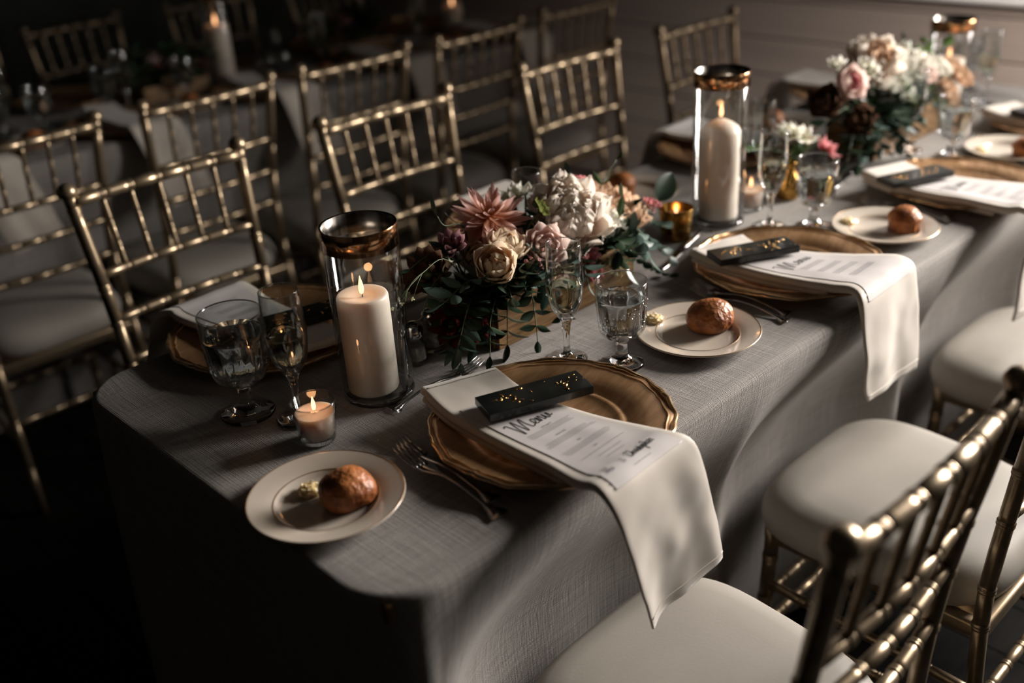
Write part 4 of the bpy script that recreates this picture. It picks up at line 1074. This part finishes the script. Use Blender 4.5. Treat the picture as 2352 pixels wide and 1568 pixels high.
# --- glasses
make_goblet('large ribbed water goblet at left in front of the dark charger', (.135, .470, Z), 1.155)
g1 = make_goblet('ribbed water goblet with condensation, right of the middle champagne flute', (.569, .166, Z), .99)
g_ = make_goblet('ribbed water goblet in front of the second candle cylinder', (1.207, .238, Z), .99, detail=False)
dup(g_, (1.745, .227, Z), .3, 'ribbed water goblet in front of the far flower arrangement')
dup(g_, (2.29, .22, Z), .3, 'water goblet at the upper right edge of the photo')
dup(g_, (.70, .555, Z), .5, 'water goblet half hidden behind the pink dahlia')
dup(g_, (2.33, .46, Z), .3, 'water goblet beyond the farthest gold-rimmed cylinder')
dup(g_, (1.93, .50, Z), .3, 'water goblet hidden behind the far flower arrangement')
make_flute('champagne flute half full, left of the near candle cylinder', (.175, .404, Z), 1.05)
f_ = make_flute('champagne flute half full in front of the flower box', (.531, .238, Z), 1.0)
dup(f_, (1.164, .305, Z), .2, 'champagne flute in front of the bud vase and second candle')
dup(f_, (1.745, .322, Z), .2, 'champagne flute in front of the far flower arrangement')
dup(f_, (2.216, .358, Z), .2, 'champagne flute at upper right beside the farthest gold rim')
fe = make_flute('empty-looking flute behind the white peony at the back of the near flowers', (.735, .512, Z), 1.0, False)
dup(fe, (1.345, .445, Z), .2, 'small empty flute behind the bud vase right of the second cylinder')
make_shaker('glass salt shaker with domed steel cap in shadow beside the near candle cylinder', (.381, .404, Z))
sh = make_shaker('second steel-capped shaker, nearer the flower box', (.428, .418, Z))

# ================================================================== flowers
def relabel(objs, labs):
    for o, l in zip(objs, labs): o['label'] = l
def planter(name, label, x0, x1, y0, y1, h):
    t = thing(name, label, 'flower box', ((x0+x1)/2, (y0+y1)/2, Z)); a, b = (x1-x0)/2, (y1-y0)/2
    for s in (-1, 1):
        mk('side_board', *boxg(-a, a, s*b-.004, s*b+.004, 0, h, .001), WOOD, t, False)
        mk('end_board', *boxg(s*a-.004, s*a+.004, -b+.004, b-.004, 0, h, .001), WOOD, t, False)
    mk('base_board', *boxg(-a+.004, a-.004, -b+.004, b-.004, .001, .006), WOOD, t, False)
    mk('floral_foam', *boxg(-a+.005, a-.005, -b+.005, b-.005, .006, h-.012, .002), SOIL, t, False)
    return t
planter('flower_box', 'low gilded wooden box holding the near flower arrangement', .486, .80, .338, .450, .078)
planter('flower_box', 'low gilded wooden box under the far flower arrangement', 1.625, 1.93, .345, .455, .078)
B = lambda x, y=.39: (max(.50, min(.785, x)), max(.35, min(.44, y)), Z+.05)
toC = Vector((-.55, -.62, .56)).normalized()
make_peony('large ivory-white peony at the top of the near arrangement', (.700, .382, .892), (-.30, -.52, .80), .064, P_PEONY, B(.66), 1)
make_dahlia('dusty pink pointed-petal dahlia at upper left of the near arrangement', (.562, .420, .922), (-.15, -.35, .92), .060, P_DAHL, B(.56), 2)
make_rose('cream rose facing the camera low in the near arrangement', (.500, .345, .880), (-.50, -.50, .60), .034, P_ROSE, B(.52), 'rose', seed=1, openness=.62)
make_rose('ivory rose half hidden behind the cream rose', (.545, .372, .885), (.2, -.35, .9), .032, P_ROSE, B(.55), 'rose', seed=5, openness=.8)
make_ranunculus('ruffled peach garden rose right of the peony', (.848, .412, .858), (.25, -.35, .85), .046, P_PEACH, B(.78), 3, 'garden_rose', layers=7)
make_ranunculus('pale green-white ranunculus tucked between peony and peach rose', (.785, .368, .858), (.45, -.5, .7), .030, P_WHITE, B(.75), 4)
make_ranunculus('closed blush peony bud left of the middle flute', (.603, .342, .880), (-.35, -.7, .5), .027, P_BLUSH, B(.6), 5, 'peony_bud', layers=4)
make_ranunculus('pink ranunculus bud poking up above the peony', (.779, .442, .915), (.2, .1, .95), .019, P_PINK, B(.74), 6, 'ranunculus_bud', layers=4)
make_smallflower('white pointed blossom between dahlia and peony', (.645, .450, .922), (-.2, -.1, .95), .026, P_WHITE, B(.62), 'white_blossom', 7, 3)
make_smallflower('second white pointed blossom beside the green bud', (.672, .452, .925), (.3, .1, .95), .022, P_WHITE, B(.64), 'white_blossom', 6, 5)
make_smallflower('pink carnation below the peony behind the middle flute', (.690, .340, .832), (.0, -.9, .3), .022, P_PINK, B(.69), 'carnation', 9, 2, 40)
make_smallflower('deeper pink carnation lower behind the middle flute', (.700, .338, .806), (.3, -.9, .1), .020, P_PINK, B(.70), 'carnation', 9, 4, 40)
make_ranunculus('small coral-pink bud at right of the near arrangement', (.910, .382, .853), (.5, -.1, .8), .0125, P_PINK, B(.78), 7, 'ranunculus_bud', layers=4)
make_ranunculus('plump yellow-green unopened bud in front of the peony', (.635, .378, .925), (.5, -.5, .5), .0125, petal_mat('green_bud_petal', (.06, .08, .02), (.20, .22, .07)), B(.63), 8, 'flower_bud', layers=3)
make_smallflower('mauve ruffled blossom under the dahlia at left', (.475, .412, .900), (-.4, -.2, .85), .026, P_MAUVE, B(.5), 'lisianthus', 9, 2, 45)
make_smallflower('brownish ruffled bloom at the shadowed left end of the near arrangement', (.430, .415, .872), (-.7, -.2, .6), .038, P_RUST_SHADE, B(.5), 'lisianthus', 10, 4, 55)
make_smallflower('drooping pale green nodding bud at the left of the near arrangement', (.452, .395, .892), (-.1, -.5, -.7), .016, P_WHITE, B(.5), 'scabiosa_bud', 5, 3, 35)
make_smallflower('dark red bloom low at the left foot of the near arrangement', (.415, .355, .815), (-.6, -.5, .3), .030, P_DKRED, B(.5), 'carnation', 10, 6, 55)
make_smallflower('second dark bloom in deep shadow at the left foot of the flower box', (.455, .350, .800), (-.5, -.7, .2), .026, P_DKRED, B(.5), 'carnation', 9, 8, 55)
for k, (x, y, z_) in enumerate(((.590, .405, .868), (.640, .350, .842), (.74, .43, .85), (.52, .41, .865))):
    make_rose(('shadowed blush rose deep between the cream rose and the blush bud', 'shadowed ivory rose deep under the front of the peony', 'shadowed blush rose deep under the peach garden rose', 'shadowed ivory rose deep under the dahlia')[k], (x, y, z_), ((x-.64)*2, -.6, .7), .027, P_ROSE if k % 2 else P_BLUSH, B(x), 'rose', seed=20+k, n_out=4)
# foliage of the near arrangement
make_single_leaf('single large dark round leaf standing out at right of the near flowers', (.785, .42, Z+.05), (.955, .405, .838), (.62, .0, .6), (-.5, -.7, .25), .062, .040, L_DK)
ES = 'grey-green eucalyptus sprigs of the near arrangement'; n_es = 0
for pts, nl, l, w, m, lab in (
    ([(.80, .37, .86), (.87, .35, .80), (.90, .335, .765)], 8, .024, .019, L_EUC, 'eucalyptus sprig trailing down at right of the near arrangement'),
    ([(.76, .35, .84), (.81, .33, .79), (.845, .315, .762), (.86, .305, .753)], 9, .020, .013, L_DK, 'thin leafy sprig reaching down behind the middle water goblet'),
    ([(.80, .39, .86), (.88, .385, .83), (.94, .38, .80)], 6, .030, .022, L_EUC, 'eucalyptus sprig pointing at the gold votive'),
    ([(.78, .36, .84), (.84, .34, .81), (.875, .33, .79)], 6, .028, .021, L_EUC, 'eucalyptus sprig below the peach garden rose'),
    ([(.83, .40, .86), (.90, .40, .825), (.965, .40, .775)], 4, .042, .019, L_DK, 'dark glossy sprig arching toward the gold votive'),
    ([(.74, .345, .84), (.765, .325, .81)], 4, .027, .020, L_EUC, 'eucalyptus sprig beside the pink carnations'),
    ([(.62, .34, .83), (.60, .31, .80), (.585, .295, .768)], 7, .024, .012, L_DK, 'dark sprig hanging over the front board behind the middle flute'),
    ([(.56, .34, .84), (.535, .305, .80), (.525, .292, .765)], 5, .032, .015, L_DK, 'dark sprig hanging over the front corner of the flower box'),
    ([(.50, .34, .85), (.455, .315, .82), (.44, .305, .77)], 6, .036, .016, L_DK, 'dark ruscus sprig drooping at the left corner of the flower box'),
    ([(.48, .36, .86), (.43, .34, .83), (.405, .33, .765)], 6, .040, .020, L_EUC, 'dim eucalyptus sprig reaching the cloth left of the flower box'),
    ([(.49, .40, .88), (.42, .39, .87), (.375, .37, .84)], 6, .034, .016, L_DK, 'dark sprig at the shadowed left end of the near arrangement'),
    ([(.50, .42, .90), (.44, .42, .90), (.40, .42, .89)], 5, .030, .013, L_DK, 'dark sprig behind the brownish bloom at left'),
    ([(.52, .43, .91), (.48, .43, .93), (.468, .43, .948)], 3, .040, .011, L_EUC, 'pale-edged narrow leaves left of the dahlia'),
    ([(.76, .44, .90), (.775, .455, .925)], 3, .030, .015, L_EUC, 'blue-green leaf tip above the peony'),
    ([(.82, .42, .90), (.86, .42, .935)], 3, .030, .009, L_MID, 'thin upright sprig above the peach rose'),
    ([(.78, .35, .86), (.785, .345, .89), (.783, .343, .905)], 3, .042, .013, L_MID, 'long pointed leaves crossing in front of the peach rose'),
    ([(.63, .385, .90), (.615, .37, .93)], 5, .026, .012, L_DK, 'dark pointed sprig around the green bud'),
    ([(.60, .35, .87), (.57, .33, .885)], 4, .026, .013, L_EUC, 'grey-green leaves above the cream rose'),
    ([(.66, .35, .85), (.64, .33, .84)], 5, .028, .016, L_DK, 'dark leaves under the peony'),
    ([(.56, .36, .86), (.52, .335, .855), (.49, .32, .84)], 5, .030, .016, L_DK, 'dark leaves under the cream rose'),
    ([(.60, .36, .84), (.56, .335, .83)], 5, .030, .018, L_DK, 'dark leaves over the front board of the flower box'),
    ([(.70, .35, .83), (.67, .33, .815)], 5, .030, .018, L_DK, 'dark leaves beside the pink carnations'),
    ([(.45, .37, .84), (.42, .35, .80), (.41, .34, .76)], 5, .036, .018, L_DK, 'dark leaves filling the shadow left of the flower box'),
    ([(.55, .44, .87), (.50, .47, .86), (.47, .50, .84)], 5, .034, .016, L_DK, 'dark leaves on the far side of the box below the dahlia'),
    ([(.70, .44, .87), (.72, .48, .86)], 5, .032, .016, L_DK, 'dark leaves on the far side below the peony'),
    ([(.82, .44, .86), (.86, .46, .84)], 5, .032, .018, L_DK, 'dark leaves on the far side below the peach rose')):
    n_es += 1
    make_sprig(lab, pts, B(pts[0][0], pts[0][1]), m, l, w, nl, 'eucalyptus_sprig' if m is L_EUC else 'leaf_sprig', n_es, .3 if l/w < 1.8 else .9)
rf = random.Random(5)
for k in range(26):
    if k < 10: x0_, sgn = rf.uniform(.50, .62), -1; e = (x0_-rf.uniform(.05, .13), rf.uniform(.30, .37), rf.uniform(.765, .86))
    elif k < 20: x0_ = rf.uniform(.52, .80); e = (x0_+rf.uniform(-.04, .03), rf.uniform(.295, .325), rf.uniform(.78, .85))
    else: x0_ = rf.uniform(.52, .80); e = (x0_+rf.uniform(-.03, .06), rf.uniform(.45, .50), rf.uniform(.81, .88))
    if x0_ > .56 and k < 20 and e[2] < .80: e = (e[0], e[1], .81)
    ml = L_DK if k % 3 else L_EUC
    t_ = make_sprig('dark leafy filler sprig '+(w_ := 'spilling from the left end' if k < 10 else 'over the front board' if k < 20 else 'behind the blooms')+' of the near flower box', [((x0_+e[0])/2, (.36+e[1])/2 if k < 20 else (.43+e[1])/2, max(e[2], .84)+.01), e], B(x0_, .36 if k < 20 else .43), ml, rf.uniform(.032, .046), rf.uniform(.017, .026), 6, 'leaf_sprig', 200+k, .3)
    t_['group'] = 'dark filler sprigs '+w_+' of the near flower box'
make_waxsprig('tiny white waxflower spray beside the carnations', B(.70), [(.715, .335, .81), (.735, .325, .812)], P_WHITE, 1, 12)
make_waxsprig('tiny white waxflower spray above the middle water goblet', B(.74), [(.75, .335, .80), (.762, .325, .800)], P_WHITE, 2, 10)
make_waxsprig('tiny pinkish waxflower spray near the coral bud', B(.78), [(.85, .38, .85), (.888, .372, .848)], P_BLUSH, 3, 16)
make_waxsprig('dim waxflower spray left of the closed blush bud', B(.57), [(.56, .345, .86), (.563, .335, .862)], P_BLUSH, 4, 14)
make_waxsprig('fine tendril with seed buds curling out at the left', B(.5), [(.44, .38, .90), (.38, .365, .905), (.35, .36, .895), (.338, .358, .875)], P_WHITE, 5, 3)

# far arrangement
B2 = lambda x: (max(1.64, min(1.915, x)), .40, Z+.05)
make_peony('large pale peony with apricot centre at the top of the far arrangement', (1.672, .385, .958), (-.35, -.45, .8), .056, P_PEONY, B2(1.67), 3, .8, m2=P_PEACH)
make_peony('white peony in the middle of the far arrangement', (1.785, .372, .925), (.1, -.45, .9), .056, P_WHITE, B2(1.78), 4, .8)
make_rose('blush rose with dark pink heart at the left of the far arrangement', (1.525, .362, .938), (-.3, -.7, .3), .034, P_BLUSH, B2(1.6), 'rose', inner=P_PINK, seed=31)
make_smallflower('small white blossom at upper left of the far arrangement', (1.512, .385, .975), (-.3, -.2, .9), .020, P_WHITE, B2(1.6), 'white_blossom', 7, 2)
make_smallflower('white blossom with yellow throat in front of the large pale peony', (1.590, .358, .955), (-.3, -.6, .6), .024, P_WHITE, B2(1.62), 'white_blossom', 8, 6)
make_ranunculus('round white ranunculus at the right of the far arrangement', (1.895, .345, .908), (.2, -.5, .8), .028, P_WHITE, B2(1.9), 12)
make_ranunculus('peach ranunculus at the right end of the far arrangement', (2.005, .345, .872), (.4, -.5, .7), .034, P_PEACH, B2(1.95), 13)
make_ranunculus('second peach ranunculus lower at the right end', (1.955, .335, .836), (.4, -.7, .4), .030, P_PEACH, B2(1.93), 14)
make_rose('pink-tipped rose right of the white peony in the far arrangement', (1.815, .335, .905), (.1, -.8, .5), .026, P_BLUSH, B2(1.8), 'rose', seed=33)
make_rose('shadowed orange rose low in the far arrangement', (1.545, .345, .862), (-.5, -.7, .2), .032, P_RUST_SHADE, B2(1.64), 'rose', seed=34)
make_rose('shadowed rose at the left of the far arrangement', (1.480, .385, .905), (-.7, -.4, .5), .034, P_RUST_SHADE, B2(1.64), 'rose', seed=35)
make_ranunculus('white ranunculus between the two far peonies', (1.73, .35, .895), (-.1, -.7, .5), .030, P_WHITE, B2(1.72), 15)
for pts, nl, l, w, m, lab in (
    ([(1.64, .34, .86), (1.66, .31, .81), (1.685, .30, .768)], 6, .048, .016, L_EUC, 'long blue-green leaves hanging down the front of the far box'),
    ([(1.60, .35, .86), (1.58, .32, .82), (1.60, .30, .79)], 6, .042, .020, L_EUC, 'dark eucalyptus at the front left of the far box'),
    ([(1.55, .37, .88), (1.46, .36, .88), (1.41, .36, .87)], 6, .046, .026, L_DK, 'dark round leaves at the far left of the far arrangement'),
    ([(1.58, .36, .85), (1.50, .33, .83), (1.47, .32, .79)], 6, .044, .022, L_DK, 'dark leaves in shadow left of the far box'),
    ([(1.70, .35, .88), (1.70, .32, .87)], 4, .044, .018, L_MID, 'mid-green leaf in front of the white far peony'),
    ([(1.78, .35, .88), (1.80, .31, .88)], 4, .044, .020, L_EUC, 'pale silvery leaf below the white far peony'),
    ([(1.88, .38, .93), (1.92, .38, .965)], 6, .034, .018, L_BR, 'bright green leaves catching light at the top of the far arrangement'),
    ([(1.92, .38, .92), (1.975, .37, .935)], 3, .044, .030, L_BR, 'broad bright leaf beside the farthest candle cylinder'),
    ([(1.86, .39, .93), (1.85, .40, .96)], 5, .034, .018, L_MID, 'green sprig above the white far peony'),
    ([(1.62, .36, .93), (1.57, .37, .955)], 5, .036, .016, L_MID, 'green sprig at the upper left of the far arrangement'),
    ([(1.72, .35, .84), (1.74, .32, .81)], 6, .042, .022, L_DK, 'dark leaves over the front board of the far box'),
    ([(1.84, .35, .86), (1.87, .32, .83)], 6, .042, .022, L_MID, 'leaves over the right of the front board of the far box'),
    ([(1.64, .44, .87), (1.62, .48, .86)], 5, .042, .022, L_DK, 'dark leaves behind the far box at left'),
    ([(1.80, .44, .87), (1.80, .48, .86)], 5, .042, .022, L_DK, 'dark leaves behind the far box in the middle')):
    n_es += 1
    make_sprig(lab, pts, B2(pts[0][0]), m, l, w, nl, 'eucalyptus_sprig' if m is L_EUC else 'leaf_sprig', n_es, .3)

for k in range(22):
    x0_ = rf.uniform(1.64, 1.90) if k % 3 == 0 else rf.uniform(1.64, 1.74)
    e = (x0_-rf.uniform(.02, .16), rf.uniform(.29, .37), rf.uniform(.775, .89)) if k % 2 else (x0_+rf.uniform(-.05, .04), rf.uniform(.30, .33), rf.uniform(.79, .86))
    t_ = make_sprig('dark leafy filler sprig '+(w_ := 'drooping at the left' if k % 2 else 'over the front board')+' of the far flower box', [((x0_+e[0])/2, (.38+e[1])/2, max(e[2], .85)+.01), e], B2(x0_), L_DK if k % 3 else L_EUC, rf.uniform(.040, .056), rf.uniform(.022, .032), 6, 'leaf_sprig', 300+k, .3)
    t_['group'] = 'dark filler sprigs '+w_+' of the far flower box'
# bud vase between the two arrangements
bv = thing('bud_vase', 'small amber-gold bud vase behind the second goblet', 'vase', (1.319, .362, Z))
mk('vase_body', *lathe([(0, 0), (.018, 0), (.024, .006), (.027, .022), (.022, .040), (.012, .055), (.011, .070), (.014, .078), (.0125, .078), (.0095, .068), (.010, .054), (.018, .04), (.022, .022), (0, .006)], 40), VOTGOLD, bv)
BV = (1.319, .362, Z+.045)
make_smallflower('cream ruffled lisianthus above the amber bud vase', (1.335, .352, .872), (.1, -.3, .9), .032, P_WHITE, BV, 'lisianthus', 10, 3, 55)
make_smallflower('second cream blossom left of the bud vase flowers', (1.302, .36, .886), (-.3, -.2, .9), .026, P_WHITE, BV, 'lisianthus', 9, 5, 55)
make_smallflower('pink carnation leaning right out of the bud vase', (1.425, .345, .822), (.7, -.2, .5), .028, P_PINK, BV, 'carnation', 10, 7, 50)
make_sprig('dark leaves leaning left out of the bud vase', [(1.29, .36, .85), (1.22, .36, .875), (1.17, .36, .885)], BV, L_MID, .036, .016, 5, 'leaf_sprig', 71)
make_sprig('green leaves around the bud vase neck', [(1.33, .35, .84), (1.36, .34, .85)], BV, L_MID, .030, .016, 5, 'leaf_sprig', 72)
make_waxsprig('waxflower spray beside the cream lisianthus', BV, [(1.34, .35, .85), (1.355, .345, .862)], P_BLUSH, 9, 14)

# ================================================================== background table
Z2 = T+.0006
where = ('at the far left edge', 'behind the nearest left chair', 'between the first and second chairs across', 'between the second and third chairs across', 'nearest the plank wall')
for i, x in enumerate((.33, .77, 1.235, 1.72, 2.23)):
    c = (x, 2.02+.145); w_ = where[i]
    dup(chg, (*c, Z2), .2*i, 'gold charger, near edge of background table, '+w_, 'chargers along the background table')
    if i == 0:
        nb, fb, rb = make_napkin('white napkin hanging off the background table '+w_, [((a[0]*.9+.03, a[1], a[2]), (b[0]+.02, b[1], b[2])) for a, b in NAP1], (c[0], c[1], Z2), .6, 12, .010)
        nb['group'] = 'white napkins hanging off the background table'
    else: dup(nb, (c[0], c[1], Z2), 0, 'white napkin hanging off the background table '+w_)
    dup(bp0, (x-.255, 2.02+.15, Z2), 0, 'dim bread plate on the background table '+w_, 'bread plates on the background table')
rl = make_roll('rust-coloured roll on the background table '+where[0], (.10, 2.17, Z2+.0035), 0, 0, 21, 1.0); rl['group'] = 'rolls on the background table'
for i, x in enumerate((.52, .985, 1.47, 1.98)): dup(rl, (x, 2.17, Z2+.0035), .4, 'rust-coloured roll on the background table '+where[i+1])
for x, w_ in zip((.35, .8, 1.3, 1.8, 2.2), ('at the far left', 'before the shadowy chair at upper left', 'beside the lit pillar candle', 'past the lit pillar candle', 'nearest the plank wall')):
    dup(chg, (x, 2.02+TW-.15, Z2), .1, 'dim gold charger, far edge of background table, '+w_, 'chargers along the background table')
make_vase('tall gold-rimmed candle cylinder lit in the background at upper left', (1.225, 2.38, Z2), .29, .0505, .026)
make_pillar('lit pillar candle glowing in the background cylinder at upper left', (1.225, 2.38, Z2+.0115), .178, .0365, power=.03, fs=1.25)
make_vase('candle cylinder in the background near the top edge of the photo', (2.215, 2.38, Z2), .25, .0505, .026)
make_pillar('lit pillar candle in the background near the top edge', (2.215, 2.38, Z2+.0115), .090, .0365, power=.02, fs=1.25)
vv = thing('glass_globe_vase', 'round dark glass vase on the background table', 'vase', (1.43, 2.38, Z2))
mk('vase_body', *lathe([(0, 0), (.025, 0), (.045, .015), (.055, .045), (.045, .078), (.020, .100), (.018, .13), (.022, .15), (.0205, .15), (.0165, .13), (.018, .10), (.043, .077), (.053, .045), (.043, .017), (0, .004)], 40), TG, vv)
for i, (x, y, w_) in enumerate(((.82, 2.36, 'left of the pink background blossom'), (.60, 2.30, 'second from the far left'), (.50, 2.36, 'at the far left'), (1.62, 2.42, 'right of the round glass vase'), (1.045, 2.30, 'before the background flower box'))):
    dup(g_, (x, y, Z2), .3*i, 'dim water goblet on the background table '+w_, 'dim glasses on the background table')
for i, (x, y, w_) in enumerate(((.86, 2.31, 'left of the pink background blossom'), (.545, 2.42, 'at the far left'), (1.55, 2.30, 'right of the round glass vase'), (2.00, 2.33, 'nearest the plank wall'))):
    dup(f_, (x, y, Z2), .3*i, 'dim champagne flute on the background table '+w_, 'dim flutes on the background table')
planter('flower_box', 'wooden flower box on the dark background table left of the lit candle', .93, 1.15, 2.35, 2.44, .05)
planter('flower_box', 'wooden flower box near the plank wall on the background table', 1.62, 1.90, 2.35, 2.44, .05)
make_smallflower('pink blossom glowing faintly on the background table', (1.0, 2.37, .862), (-.3, -.5, .8), .030, P_PINK, (1.0, 2.39, Z2+.04), 'carnation', 9, 3)
make_ranunculus('pale ranunculus beside the pink background blossom', (.985, 2.36, .885), (-.3, -.5, .8), .020, P_BLUSH, (.99, 2.39, Z2+.04), 41)
make_ranunculus('pale bloom in the farther background flower box', (1.70, 2.37, .885), (-.3, -.5, .8), .028, P_MAUVE, (1.71, 2.39, Z2+.04), 42)
rb_ = random.Random(9)
for k in range(22):
    right = k % 2; x = rb_.uniform(.94, 1.14) if not right else rb_.uniform(1.64, 1.88)
    e = (x+rb_.uniform(-.10, .10), rb_.uniform(2.26, 2.42), rb_.uniform(.775, .90))
    t_ = make_sprig('dark foliage of the background flower box '+('near the plank wall' if right else 'left of the lit candle'), [((x+e[0])/2, (2.39+e[1])/2, max(e[2], .82)+.02), e], (x, 2.39, Z2+.04), L_DK, .050, .026, 6, 'leaf_sprig', 80+k, .3)
    t_['group'] = 'foliage of the background flower box '+('near the plank wall' if right else 'left of the lit candle')
